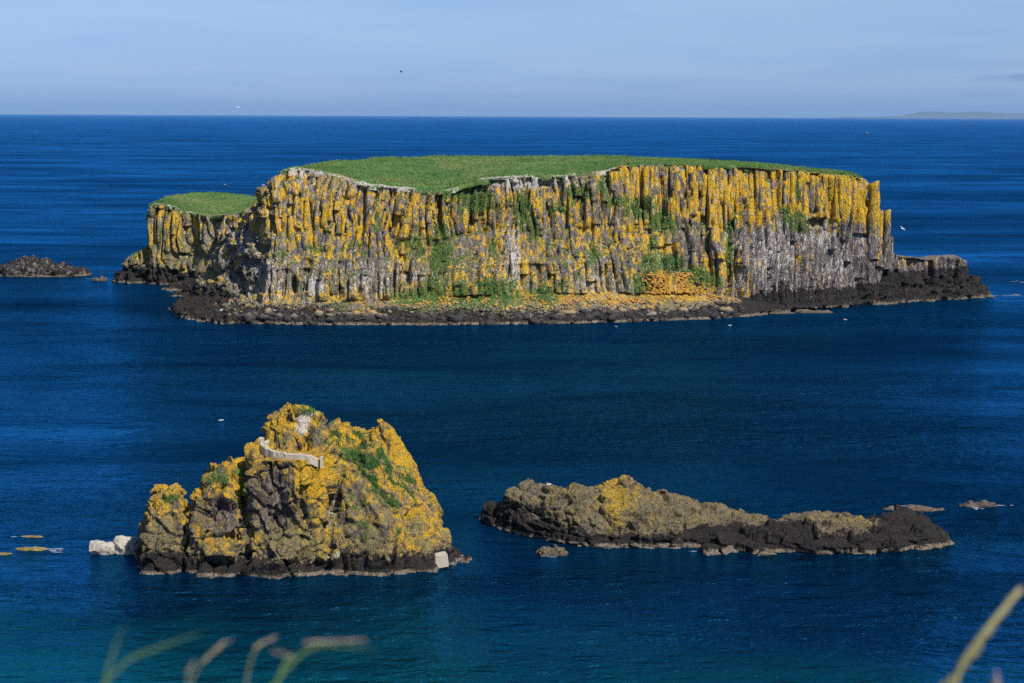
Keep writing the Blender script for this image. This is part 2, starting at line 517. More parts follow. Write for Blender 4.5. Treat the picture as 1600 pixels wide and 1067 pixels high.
def sea_material():
    t = NT('sea_water')
    P = t.pos(); 
    PW = t.pos((0.55, 1.0, 1), (0, 0, rad(8)))
    PL = t.pos((0.36, 1.0, 1), (0, 0, rad(-6)))
    g = t.n('ShaderNodeNewGeometry'); s = t.n('ShaderNodeSeparateXYZ'); t.l(g.outputs['Position'], s.inputs[0])
    # colour of the water body: deep blue, turquoise over the pale sandy shallows below the cliff
    shal = t.math('ADD', s.outputs[1], t.math('MULTIPLY', t.math('SUBTRACT', t.noise(P, .03, 3), .5), 60))
    shal = t.math('ADD', shal, t.math('MULTIPLY', s.outputs[0], .25))
    sf = t.rng(shal, 140, 182, 1, 0)
    patch = t.noise(PL, .012, 4, .55)
    deep = t.mix(t.rng(patch, .38, .62), (0.0002, 0.005, 0.015), (0.0004, 0.016, 0.050))
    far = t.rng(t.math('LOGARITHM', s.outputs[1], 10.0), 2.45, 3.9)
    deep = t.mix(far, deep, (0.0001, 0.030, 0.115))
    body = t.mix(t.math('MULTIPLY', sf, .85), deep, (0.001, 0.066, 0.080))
    # wave relief: wind patches roughen it, slicks between them are calmer
    wind = t.rng(t.noise(PL, .02, 4, .6, .5), .36, .62, .35, 1.0)
    w1 = t.noise(PW, .13, 3, .5, .3)
    w1b = t.noise(PW, .36, 3, .55, .3)
    w2 = t.noise(PW, .75, 4, .6, .4)
    w3 = t.noise(PW, 2.6, 3, .6)
    h = t.math('ADD', t.math('ADD', t.math('MULTIPLY', w1, 3.0), t.math('MULTIPLY', w1b, 2.4)), t.math('ADD', t.math('MULTIPLY', w2, 1.3), t.math('MULTIPLY', w3, .35)))
    h = t.math('MULTIPLY', h, wind)
    nrm = t.bump(h, 1.0, 1.1)
    t.t.nodes.remove(t.b)
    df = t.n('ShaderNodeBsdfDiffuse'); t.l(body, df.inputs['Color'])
    gl = t.n('ShaderNodeBsdfGlossy'); gl.inputs['Color'].default_value = (0.05, 0.44, 0.96, 1); gl.inputs['Roughness'].default_value = 0.15
    fr = t.n('ShaderNodeFresnel'); fr.inputs['IOR'].default_value = 1.33
    for q in (gl, fr, df): t.l(nrm, q.inputs['Normal'])
    mx = t.n('ShaderNodeMixShader'); lane = t.rng(t.noise(PL, .0085, 3, .5, .4), .40, .60, .66, 1.6)
    t.l(t.math('MULTIPLY', t.math('MULTIPLY', fr.outputs[0], lane), t.rng(t.noise(PL, .033, 5, .62, .8),   .38, .66, .55, 1.6)), mx.inputs[0])
    t.l(df.outputs[0], mx.inputs[1]); t.l(gl.outputs[0], mx.inputs[2]); t.l(mx.outputs[0], t.out.inputs['Surface'])
    return t.m
M_sea = sea_material()

# ------------------------------------------------------------------ sea
def grid_sheet(xs, ys, z):
    X, Y = np.meshgrid(xs, ys)
    V = np.stack([X.ravel(), Y.ravel(), np.full(X.size, z)], 1)
    nx = len(xs); F = []
    for j in range(len(ys) - 1):
        for i in range(nx - 1):
            a = j * nx + i
            F.append((a, a + 1, a + 1 + nx, a + nx))
    return V, np.array(F)
V, F = grid_sheet(np.array([-180000, -30000, -8000, -1500, -400, 0, 400, 1500, 8000, 30000, 180000.]),
                  np.array([-4000., 60, 160, 300, 600, 1200, 3000, 9000, 30000, 80000, 175000]), 0.0)
sea = link('sea', new_mesh('sea', V, F), M_sea)
tag(sea, 'deep blue sea around the islands', None, kind='structure')

# ------------------------------------------------------------------ the big island
island = empty('flat_topped_island', (0, 475, 0),
               'long flat-topped basalt island with green turf and orange lichen cliffs', 'island')
#          px   Yf   Yb   zb   Yt  pyt
STN = np.array([
 [305, 470, 500, 0.8, 507, 452], [335, 452, 491, 1.8, 500, 402], [365, 446, 483, 2.4, 495, 352],
 [395, 443, 475, 2.8, 490, 322], [419, 442, 468, 3.0, 486, 306], [424, 442, 463, 3.0, 482, 281],
 [445, 442, 463, 3.0, 480, 268], [460, 442, 463, 3.0, 480, 264], [500, 441, 463, 3.0, 480, 270],
 [540, 441, 463, 3.2, 479, 282], [560, 441, 463, 3.4, 478, 290], [620, 441, 464, 3.6, 477, 295],
 [680, 441, 465, 4.0, 478, 301], [730, 442, 467, 4.5, 481, 290], [750, 443, 468, 4.5, 482, 282],
 [800, 444, 469, 4.8, 484, 278], [880, 446, 469, 5.0, 485, 277], [950, 449, 470, 5.0, 485, 269],
 [970, 450, 470, 5.0, 485, 260], [1000, 452, 471, 5.0, 486, 258], [1050, 455, 473, 5.0, 487, 257],
 [1100, 458, 475, 4.5, 488, 258], [1150, 464, 475, 3.0, 488, 261], [1200, 471, 478, 1.5, 490, 264],
 [1250, 478, 482, 1.0, 492, 267], [1300, 485, 489, 0.8, 495, 272], [1340, 491, 495, 0.8, 499, 277],
 [1350, 493, 497, 0.8, 501, 280], [1354, 494, 498, 0.8, 504, 306], [1376, 497, 501, 0.8, 507, 332], [1391, 499, 503, 0.8, 508, 350],
 [1396, 500, 504, 0.8, 508, 386], [1406, 502, 505, 0.8, 509, 402], [1440, 505, 508, 0.8, 512, 406],
 [1470, 508, 511, 0.8, 514, 403], [1500, 512, 514, 0.8, 517, 402], [1510, 514, 516, 0.8, 518, 412],
 [1518, 515, 517, 0.6, 519, 432], [1546, 520, 521, 0.3, 523, 459]])
STN_X = np.array([W(s[0], s[5], s[4])[0] for s in STN])
STN_ZT = np.array([W(s[0], s[5], s[4])[2] for s in STN])
def stn(c, X):
    return np.interp(X, STN_X, STN_ZT if c == 'zt' else STN[:, c])

def section_ring(X):
    Yf, Yb, zb, Yt, zt = (float(stn(c, X)) for c in (1, 2, 3, 4, 'zt'))
    zb = min(zb, zt * .6)
    lean = 0.55
    return [(X, Yf - 1, -3), (X, Yf, -0.2), (X, Yf + .6, min(0.9, zb)), (X, .5 * (Yf + Yb), .25 + .62 * zb), (X, Yb - 1.0, zb),
            (X, Yb + .35 * (Yt - Yb) * lean, zb + .25 * (zt - zb)), (X, Yb + .62 * (Yt - Yb), zb + .55 * (zt - zb)),
            (X, Yb + .86 * (Yt - Yb), zb + .82 * (zt - zb)), (X, Yt, zt), (X, Yt + 14, zt + .1), (X, Yt + 14, -3)]
xs_ = np.unique(np.concatenate([np.arange(STN_X[0], STN_X[-1], 2.0), STN_X]))
solids = [loft([section_ring(float(x)) for x in xs_])]
# western headland, lower and farther back
#            px   Yf   Yt  pyt
LOB = np.array([[186, 556, 557, 441], [191, 553, 557, 418], [198, 551, 557, 404], [214, 549, 556, 396], [226, 548, 555, 388],
                [229, 548, 555, 345], [233, 547, 554, 324], [245, 546, 554, 319], [262, 545, 554, 321], [290, 542, 552, 333],
                [330, 528, 542, 339], [370, 515, 530, 336], [400, 505, 520, 328], [440, 494, 510, 316]])
LOB_X = np.array([W(s[0], s[3], s[2])[0] for s in LOB]); LOB_ZT = np.array([W(s[0], s[3], s[2])[2] for s in LOB])
def lob_ring(X):
    Yf, Yt = (float(np.interp(X, LOB_X, LOB[:, c])) for c in (1, 2)); zt = float(np.interp(X, LOB_X, LOB_ZT))
    return [(X, Yf - 2, -3), (X, Yf - .5, .2), (X, Yf + 1.0, min(4, zt * .3)), (X, Yf + .55 * (Yt - Yf), zt * .42),
            (X, Yf + .85 * (Yt - Yf), zt * .8), (X, Yt, zt), (X, Yt + 14, zt + .3), (X, Yt + 14, -3)]
xl_ = np.unique(np.concatenate([np.arange(LOB_X[0], LOB_X[-1], 2.0), LOB_X]))
solids.append(loft([lob_ring(float(x)) for x in xl_]))
# low dark rocks in the cove between the two
def blob(px, Yc, z0, z1, rx, ry, n=10):
    X = (px - 800) / FPX * Yc
    R = []
    for f, s in ((0, 1), (.45, .92), (.8, .65), (1, .25)):
        R.append([(X + rx * s * math.cos(a) * (1 + .2 * math.sin(3 * a + px)), Yc + ry * s * math.sin(a), z0 + f * (z1 - z0))
                  for a in np.linspace(0, 2 * math.pi, n, endpoint=False)])
    return loft(R)
for a in ((352, 496, -2, 6.5, 8, 8), (385, 482, -2, 5.0, 7, 7), (325, 512, -2, 4.0, 8, 8), (305, 532, -2, 3, 8, 7)):
    solids.append(blob(*a))
V, F = remesh(solids, 0.29, 1)
fc = V[F].mean(1)
topz = np.maximum(np.interp(fc[:, 0], STN_X, STN_ZT, left=-9, right=-9), np.interp(fc[:, 0], LOB_X, LOB_ZT, left=-9, right=-9))
ytm = np.where(fc[:, 0] > STN_X[4], np.interp(fc[:, 0], STN_X, STN[:, 4]), np.interp(fc[:, 0], LOB_X, LOB[:, 2]))
V, F = keep_faces(V, F, (fc[:, 2] > -1.2) & (fc[:, 1] < ytm + 8))
N = vnormals(V, F)
X, Y, Z = V.T.copy()
UX, UY = 800 + X * FPX / 480, 182 + (HCAM - Z) * FPX / 480        # cliff-face coordinates, nominal distance 480 m
steep = sstep(.75, .35, N[:, 2])
hn = np.stack([N[:, 0], N[:, 1], np.zeros(len(N))], 1)
hn /= np.maximum(np.linalg.norm(hn, axis=1, keepdims=True), .2)
onbeach = sstep(5.5, 2.5, Z) * sstep(1190, 1130, UX) * (Y < 471)
amp = steep * (1 - onbeach)
regular = sstep(930, 1000, UX) * sstep(1360, 1340, UX) * sstep(365, 345, UY)      # neat organ-pipe columns
wx = X + 1.1 * vnoise(X / 7, Y / 7, Z / 9, 3) * (1 - .85 * np.maximum(regular, sstep(1140, 1190, UX))) + .10 * Z * np.sin(X * .06) * (1 - np.maximum(regular, sstep(1140, 1190, UX)))
d = 3.6 * fbm(X / 11, Y / 15, Z / 24, 3, 21) + .9 * fbm(X / 5, Y / 5, Z / 12, 2, 31)
d *= 1 - .45 * regular
zb_, zt_a = stn(3, X), stn('zt', X)
ylean = stn(2, X) + np.clip((Z - zb_) / np.maximum(zt_a - zb_, 1), 0, 1) * (stn(4, X) - stn(2, X))
ycell = np.where((UX < 445) & (Y > ylean + 8), Y * .3, (Y - ylean) * (.85 - .5 * sstep(930, 1000, UX)))
f1, f2, c1, c2, ox = voro2(wx / 2.2, ycell / 2.6, 5)
hc = hsh(c1, c2, c1 * 0, 77)
reg2 = np.maximum(regular, sstep(1140, 1190, UX) * sstep(1362, 1345, UX))
seg = np.floor((Z + 12 * hsh(c1, c2, c1 * 0 + 1, 78)) / (5.5 + 8 * hc + 9 * (reg2 > .5)))
r1 = hsh(c1, c2, seg, 79)
reg2 = np.maximum(regular, sstep(1140, 1190, UX) * sstep(1362, 1345, UX))
d -= 1.5 * np.exp(-((f2 - f1) / .15) ** 2)
d += (r1 - .5) * 2.7 + ox * (hsh(c1, c2, seg, 83) - .5) * 2.6 + np.minimum((f2 - f1) * 1.5, .55) - .3
f1, f2, c1, c2, ox = voro2(wx / 1.0 + 31, ycell / 1.4, 6)
seg = np.floor((Z + 7 * hsh(c1, c2, c1 * 0 + 1, 81)) / (3.0 + 5.0 * hsh(c1, c2, c1 * 0, 80)))
d += (hsh(c1, c2, seg, 82) - .5) * (.8 - .3 * reg2) + ox * (hsh(c1, c2, seg, 84) - .5) * 1.2 + np.minimum((f2 - f1) * .8, .22)
# hollows, sea caves and open joints
for (qx, qy, rx, ry, dp) in ((483, 412, 14, 12, 4), (470, 440, 5, 14, 2.5), (553, 414, 9, 12, 3), (535, 452, 12, 14, 2.5), (620, 432, 3.5, 40, 3.5),
                             (640, 425, 7, 16, 2.5), (688, 340, 4, 32, 3.5), (490, 296, 6, 9, 2.6), (470, 312, 3, 14, 2), (826, 345, 3, 45, 3),
                             (862, 372, 5, 10, 2.5), (868, 395, 8, 7, 2), (976, 300, 5, 14, 2.2), (1078, 290, 4, 18, 2.5), (1088, 345, 18, 10, 2.4),
                             (1150, 345, 6, 16, 3), (1152, 412, 6, 22, 3), (1160, 430, 10, 20, 2.5), (1296, 350, 26, 8, 2.2), (1345, 350, 3, 40, 2.6),
                             (1376, 345, 2.5, 30, 2.5), (1282, 340, 3, 30, 2), (385, 410, 8, 8, 3), (1372, 455, 4, 18, 3), (1235, 455, 8, 14, 2),
                             (1020, 460, 25, 4, 2), (930, 462, 12, 5, 2)):
    q = ((UX - qx) / rx) ** 2 + ((UY - qy) / ry) ** 2
    d -= dp * np.clip(1.25 - q, 0, 1)
V2 = V + hn * (d * amp)[:, None]
rough = fbm(X / 1.6, Y / 1.6, Z / 1.6, 3, 41)
V2 += N * ((.15 - .06 * reg2) * rough)[:, None]
V2[:, 2] += (1 - steep) * .5 * fbm(X / 4, Y / 4, Z * 0, 2, 51) * (Z > 2)
V2[:, 2] += onbeach * (.45 * np.abs(fbm(X / 2.2, Y / 2.2, Z * 0, 3, 61)))
f1, f2, h, tl = voro3(X / 2.4, Y / 2.4, Z / 2.0, 63)
lowm = sstep(7, 4, Z) * np.maximum(sstep(430, 380, UX), sstep(1385, 1410, UX)) + .5 * sstep(4, 7, Z) * sstep(445, 425, UX) * (Y < 520) + .35 * onbeach + .5 * sstep(2.5, 1, Z) * sstep(1150, 1200, UX) * sstep(1410, 1385, UX)
V2 += N * (lowm * ((h - .6) * 1.5 + 2.2 * tl))[:, None]
f1, f2, h, tl = voro3(X / .9, Y / .9, Z / .8, 64)
V2 += N * (lowm * ((h - .5) * .6 + .9 * tl))[:, None]
low = (Z < 2.5) & (onbeach < .5)
V2[:, 1] -= low * 1.2 * np.clip(fbm(X / 6, Y / 6, Z * 0, 3, 71) + .2, 0, 1)
V = V2
N = vnormals(V, F)

def blobs(UX, UY, lst):
    m = np.zeros_like(UX)
    for (qx, qy, rx, ry, w) in lst:
        m = np.maximum(m, w * np.exp(-(((UX - qx) / rx) ** 2 + ((UY - qy) / ry) ** 2)))
    return m

TURF_SPOTS = ((660, 455, 48, 16, 1), (690, 395, 22, 60, .9), (655, 380, 18, 30, .6), (745, 312, 34, 26, 1), (705, 300, 34, 12, 1), (640, 297, 60, 7, .55),
              (815, 328, 16, 34, 1), (775, 445, 38, 20, 1), (760, 458, 70, 11, 1), (850, 452, 30, 12, 1), (720, 445, 18, 16, .9), (870, 325, 20, 12, .8), (905, 302, 22, 16, .95),
              (940, 290, 14, 14, .9), (1000, 325, 30, 18, 1), (965, 315, 26, 10, .9), (1035, 345, 26, 20, 1), (1010, 410, 16, 30, .9), (995, 440, 14, 20, .9),
              (1085, 428, 40, 13, 1), (1045, 408, 24, 16, 1), (1110, 436, 18, 9, 1), (1140, 390, 7, 50, 1), (1148, 345, 6, 24, .8), (1245, 345, 26, 16, 1),
              (1262, 358, 16, 10, .9), (1232, 330, 10, 14, .7), (1255, 300, 6, 20, .6), (835, 360, 12, 22, .8), (925, 395, 12, 14, .8), (770, 385, 10, 16, .7),
              (880, 440, 12, 14, .7), (445, 395, 14, 10, .65), (500, 384, 22, 8, .7), (560, 380, 20, 9, .6), (590, 330, 6, 40, .55), (540, 465, 30, 6, .6),
              (480, 440, 12, 6, .5), (860, 285, 40, 6, .5), (1020, 378, 10, 22, .7), (900, 425, 10, 10, .7), (680, 440, 20, 26, .9), (630, 375, 14, 10, .6))
def island_attrs(P, N):
    X, Y, Z = P.T
    UX, UY = 800 + X * FPX / 480, 182 + (HCAM - Z) * FPX / 480
    n1 = fbm(X / 9, Y / 9, Z / 14, 3, 101)
    st = sstep(.8, .4, N[:, 2])
    west = sstep(440, 400, UX) * (Y > 500)
    lich = np.interp(UY, [255, 275, 340, 380, 420, 455, 475], [.45, .60, .58, .54, .47, .42, .45])
    low_r = sstep(1130, 1190, UX) * sstep(335, 372, UY)
    lich = lich * (1 - .85 * low_r) + .10 * sstep(1000, 1150, UX) * sstep(360, 340, UY)
    lich -= .22 * sstep(560, 470, UX) * sstep(360, 430, UY)
    lich += .04 * west
    # separate grey bays in the lichen
    lich -= blobs(UX, UY, ((585, 425, 40, 34, .35), (800, 400, 14, 40, .45), (870, 360, 20, 22, .25), (940, 430, 45, 30, .22), (1050, 285, 20, 26, .35),
                           (1085, 375, 18, 40, .35), (770, 290, 60, 10, .35), (640, 330, 10, 30, .2), (1290, 310, 4, 30, .4), (870, 285, 40, 14, .25), (730, 400, 12, 30, .2)))
    lich += blobs(UX, UY, ((1050, 448, 40, 18, .55), (630, 370, 14, 45, .3), (470, 330, 30, 30, .12), (1110, 310, 60, 30, .1), (1330, 320, 30, 40, .15), (1365, 340, 14, 60, .4), (1385, 350, 8, 40, .4)))
    lich += .26 * n1
    up = sstep(.55, .9, N[:, 2])
    lich -= .35 * up * (Z > 8)
    turf = blobs(UX, UY, TURF_SPOTS) * sstep(-.25, .3, N[:, 2] + .35) * 1.22
    turf = np.maximum(turf, sstep(.5, .8, N[:, 2]) * (Z > 7) * (UX < 1350) * ((UX > 440) | (Y > 545)) * .62)
    turf = np.maximum(turf, west * (.16 + .15 * n1))
    guano = .26 + blobs(UX, UY, ((1215, 400, 60, 50, .38), (1290, 375, 50, 30, .36), (1320, 420, 30, 30, .30), (800, 395, 12, 45, .45), (515, 290, 90, 22, .25), (820, 283, 75, 11, .82),
                                (350, 385, 70, 40, .3), (500, 440, 14, 16, .75), (420, 430, 50, 40, .32), (590, 430, 40, 30, .3), (470, 267, 55, 9, .75), (625, 295, 40, 4, .7),
                                (940, 440, 50, 30, .24), (650, 425, 30, 10, .35), (1135, 360, 8, 30, .2), (260, 318, 40, 8, .5), (1375, 380, 20, 30, .25), (1365, 290, 8, 8, .3)))
    guano += .22 * np.clip(n1, 0, 1)
    zt = 2.4 + 1.0 * fbm(X / 10, Y / 10, Z * 0, 2, 111)
    zt = zt + 2.6 * sstep(1120, 1230, UX) + 3.6 * sstep(1380, 1430, UX) + 2.2 * sstep(400, 330, UX)
    wet_or_shade = sstep(1.4, -1.4, Z - zt)
    bar = sstep(1.0, .35, Z) * .78
    wet_or_shade = np.maximum(wet_or_shade, blobs(UX, UY, ((1300, 445, 70, 30, .46), (1335, 385, 22, 40, .40), (1375, 430, 30, 34, .5), (480, 430, 60, 30, .32), (590, 440, 40, 28, .34), (370, 430, 60, 40, .44),  # black also painted in clefts and on lower walls to deepen shade
                                         (1160, 430, 14, 34, .46), (1230, 450, 50, 18, .42), (640, 425, 16, 40, .36), (300, 400, 60, 30, .36), (870, 390, 30, 30, .30), (1085, 350, 30, 14, .36))))
    # right lower wall and headland foot stay dark grey
    pale = .40 + .1 * n1 + .25 * west + .22 * sstep(380, 440, UY) * sstep(1150, 1100, UX) + .3 * sstep(1395, 1410, UX) * sstep(440, 415, UY)
    pale -= .34 * low_r
    bch = (Z < 6) * (N[:, 2] > .4) * (UX < 1190) * (UX > 300) * (Y < 472)
    lich = np.where(bch, .25 + .5 * sstep(2.4, 4.2, Z + n1) , lich)
    earth = blobs(UX, UY, ((545, 279, 16, 6, .9),)) * (N[:, 2] > .3)
    return dict(lichen=lich, turf=turf, guano=guano, wet_or_shade=wet_or_shade, barnacle=bar, pale=pale, earth=earth)
A = island_attrs(V, N)
me = new_mesh('cliff', V, F); set_attrs(me, A)
cliff = link('cliff', me, M_island, island)
CL_V, CL_N, CL_T = V, N, A['turf']

# turf cap: from the cliff edge to the far edge, then down the back
BK = np.array([[424, 486, 281], [445, 492, 267], [460, 500, 262.5], [475, 515, 259], [520, 545, 252], [600, 580, 246.5], [660, 592, 243.5], [690, 596, 243], [760, 600, 244.5], [900, 604, 244.5],
               [935, 605, 242.8], [1000, 604, 245], [1050, 600, 247.5], [1120, 590, 251.5], [1200, 572, 257], [1280, 545, 263.5], [1320, 525, 268.5], [1340, 512, 273.5], [1352, 504, 282]])
BK_X = np.array([W(*[b[0], b[2], b[1]])[0] for b in BK]); BK_Z = np.array([W(b[0], b[2], b[1])[2] for b in BK])
BKF_X = np.array([W(b[0], 270, 482)[0] for b in BK])         # front X for each station
def make_cap(fx, fy, fz, bx, by, bz, nu, nv, seed, dome=.5):
    U = np.linspace(0, 1, nu); rows = []
    s = np.linspace(0, 1, len(fx))
    I = lambda a: np.interp(U, s, a)
    FX, FY, FZ, BX, BY, BZ = map(I, (fx, fy, fz, bx, by, bz))
    vs = list(np.linspace(0, 1, nv) ** 1.35)
    for v in vs:
        x = FX + (BX - FX) * v; y = FY + (BY - FY) * v
        z = FZ + (BZ - FZ) * v + dome * math.sin(math.pi * v) * -.35
        rows.append(np.stack([x, y, z], 1))
    rows.append(np.stack([BX, BY + 4, BZ * .9], 1)); rows.append(np.stack([BX, BY + 14, BZ * .35], 1)); rows.append(np.stack([BX, BY + 18, BZ * 0 - 3], 1))
    rows.insert(0, np.stack([FX, FY + .35, FZ - 1.2], 1))
    V = np.concatenate(rows)
    F = []
    for j in range(len(rows) - 1):
        a = j * nu + np.arange(nu - 1)
        F.append(np.stack([a, a + 1, a + 1 + nu, a + nu], 1))
    F = np.concatenate(F)
    X, Y, Z = V.T
    top = np.ones(len(V)); top[:nu] = 0; top[-3 * nu:] = 0
    edge = sstep(0, 6, Y - np.tile(FY, len(rows)))
    V[:, 2] += top * (.45 * fbm(X / 11, Y / 14, Z * 0, 3, seed) * edge + .22 * fbm(X / 1.8, Y / 1.8, Z * 0, 2, seed + 4))
    V[:nu, 1] += .4 * fbm(X[:nu] / 2, Y[:nu] / 2, Z[:nu] / 2, 2, seed + 9)
    return V, F, nu
fxs = np.linspace(BKF_X[0], BKF_X[-1], 400)
fys = np.interp(fxs, STN_X, STN[:, 4]) + .5 + 1.8 * fbm(fxs / 4, fxs * 0, fxs * 0, 4, 201)
fzs = np.interp(fxs, STN_X, STN_ZT) + .2 + .6 * fbm(fxs / 3, fxs * 0, fxs * 0, 3, 205)
ss = np.interp(fxs, BKF_X, np.arange(len(BK)))
bxs = np.interp(ss, np.arange(len(BK)), BK_X); bys = np.interp(ss, np.arange(len(BK)), BK[:, 1]); bzs = np.interp(ss, np.arange(len(BK)), BK_Z)
V, F, nu = make_cap(fxs, fys, fzs, bxs, bys, bzs, 460, 90, 211)
CAPX, CAPY, CAPZ = V.T.copy()
UX = 800 + V[:, 0] * FPX / 482
fr = V[:, 1] - np.interp(V[:, 0], STN_X, STN[:, 4])
n1 = fbm(V[:, 0] / 4, V[:, 1] / 4, V[:, 2] * 0, 3, 221)
bare = np.interp(UX, [424, 440, 500, 560, 580, 610, 640, 660, 735, 750, 890, 905, 925, 975, 1000, 1352], [7, 6, 3, 9, 7, 2.5, 3, .2, .2, 5, 4, .5, 3, 1, .3, .2]) + 2.0 * n1
gu = (.46 + .75 * n1) * sstep(1.5, -1.5, fr - bare) * sstep(1010, 960, UX)
ea = 1.0 * blobs(UX, fr, ((538, 7.0, 22, 6.0, 1),))
me = new_mesh('turf', V, F); set_attrs(me, dict(guano=gu * (1 - .6 * ea), earth=ea))
turf_o = link('turf', me, M_turf, island, True)
# cap of the western headland
lx = np.linspace(LOB_X[5] + .3, LOB_X[-1], 120)
ly = np.interp(lx, LOB_X, LOB[:, 2]) + .2 + .6 * fbm(lx / 4, lx * 0, lx * 0, 3, 231); lz = np.interp(lx, LOB_X, LOB_ZT) + .2
bpx = np.array([[229, 560, 345], [236, 566, 318], [262, 585, 307.5], [300, 600, 303], [335, 606, 301.5], [380, 604, 304.5], [415, 598, 310], [440, 590, 316]])
bX = np.array([W(b[0], b[2], b[1])[0] for b in bpx]); bZ = np.array([W(b[0], b[2], b[1])[2] for b in bpx])
s8 = np.linspace(0, 1, 8)
sfx = np.array([W(b[0], 330, 552)[0] for b in bpx])
q = np.interp(lx, sfx, np.arange(8))
V2, F2, nu = make_cap(lx, ly, lz, np.interp(q, np.arange(8), bX), np.interp(q, np.arange(8), bpx[:, 1]), np.interp(q, np.arange(8), bZ), 150, 50, 241)
fr = V2[:, 1] - np.interp(V2[:, 0], LOB_X, LOB[:, 2])
UX = 800 + V2[:, 0] * FPX / 555
gu = .48 * sstep(1.5, -1.5, fr - np.interp(UX, [230, 250, 300, 320, 350], [12, 9, 3, 1, .3]) - 2 * fbm(V2[:, 0] / 4, V2[:, 1] / 4, V2[:, 2] * 0, 3, 251))
me = new_mesh('headland_turf', V2, F2); set_attrs(me, dict(guano=gu, earth=gu * 0))
link('headland_turf', me, M_turf, island, True)

# grass blades standing over the turf and in the vegetated gullies
def tuft_mesh(name, P, h, w, seed):
    r = np.random.default_rng(seed)
    n = len(P)
    a = r.uniform(0, math.tau, (n, 3)); H = h * r.uniform(.5, 1.3, (n, 3))
    Vs = []; Fs = []
    for k in range(3):
        dx, dy = np.cos(a[:, k]), np.sin(a[:, k])
        lean = r.normal(0, .35, (n, 2)) * H[:, k:k + 1]
        off = r.normal(0, w * .8, (n, 2))
        b = P.copy(); b[:, :2] += off
        p0 = b + np.stack([-dx * w, -dy * w, -.25 * h * np.ones(n)], 1); p1 = b + np.stack([dx * w, dy * w, -.25 * h * np.ones(n)], 1)
        p2 = b + np.stack([lean[:, 0], lean[:, 1], H[:, k]], 1)
        base = len(Vs) * n
        Vs += [p0, p1, p2]
        i = np.arange(n)
        Fs.append(np.stack([base + i, base + n + i, base + 2 * n + i], 1))
    return new_mesh(name, np.concatenate(Vs), np.concatenate(Fs))
pts = []
m = (gu < 2)
sel = RNG.choice(len(CAPX), 26000)
P1 = np.stack([CAPX[sel] + RNG.normal(0, .4, 26000), CAPY[sel] + RNG.normal(0, .5, 26000), CAPZ[sel]], 1)
frs = P1[:, 1] - np.interp(P1[:, 0], STN_X, STN[:, 4])
u_ = 800 + P1[:, 0] * FPX / 482
ok = (P1[:, 2] > 29) & (frs > np.interp(u_, [424, 440, 500, 560, 580, 610, 640, 660, 735, 750, 890, 905, 925, 975, 1000, 1352], [8, 7, 4, 13, 9, 3.5, 4, .2, .2, 6, 5, .5, 4, 1, .3, .2]))
P1 = P1[ok]
sel = RNG.choice(len(V2), 6000)
P2 = V2[sel] + RNG.normal(0, .3, (6000, 3)) * (1, 1, 0)
P2 = P2[(P2[:, 2] > 17) & ((P2[:, 1] - np.interp(P2[:, 0], LOB_X, LOB[:, 2])) > 4)]
w_ = np.clip(CL_T - .5, 0, 1)
sel = RNG.choice(len(CL_V), 9000, p=w_ / w_.sum())
P3 = CL_V[sel] + CL_N[sel] * .05
tf = link('grass', tuft_mesh('grass', np.concatenate([P1, P2, P3]), .27, .16, 5), M_tuft, island)
tag(tf, None, None, kind='stuff')

# basalt columns standing proud of the cliff
GX0, GS = float(CL_V[:, 0].min()), .7
gi = ((CL_V[:, 0] - GX0) / GS).astype(int); gj = np.clip((CL_V[:, 2] + 3) / GS, 0, 99).astype(int)
GRID = np.full((gi.max() + 2, 100), 1e9)
okv = CL_V[:, 1] < np.interp(CL_V[:, 0], STN_X, STN[:, 4]) + 3
np.minimum.at(GRID, (gi[okv], gj[okv]), CL_V[okv, 1])
def face_y(X, Z, fallback):
    i = int((X - GX0) / GS); j = int(np.clip((Z + 3) / GS, 0, 99))
    q = GRID[max(i - 1, 0):i + 2, max(j - 1, 0):j + 2]
    q = q[q < 1e8]
    return float(np.median(q)) if len(q) else fallback
def cliff_point(X, Z):
    """rough Y of the undisplaced cliff surface at X, Z"""
    r = section_ring(float(X))
    for a, b in zip(r[4:8], r[5:9]):
        if a[2] <= Z <= b[2]:
            t = (Z - a[2]) / max(b[2] - a[2], 1e-6)
            return a[1] + t * (b[1] - a[1])
    return r[8][1]
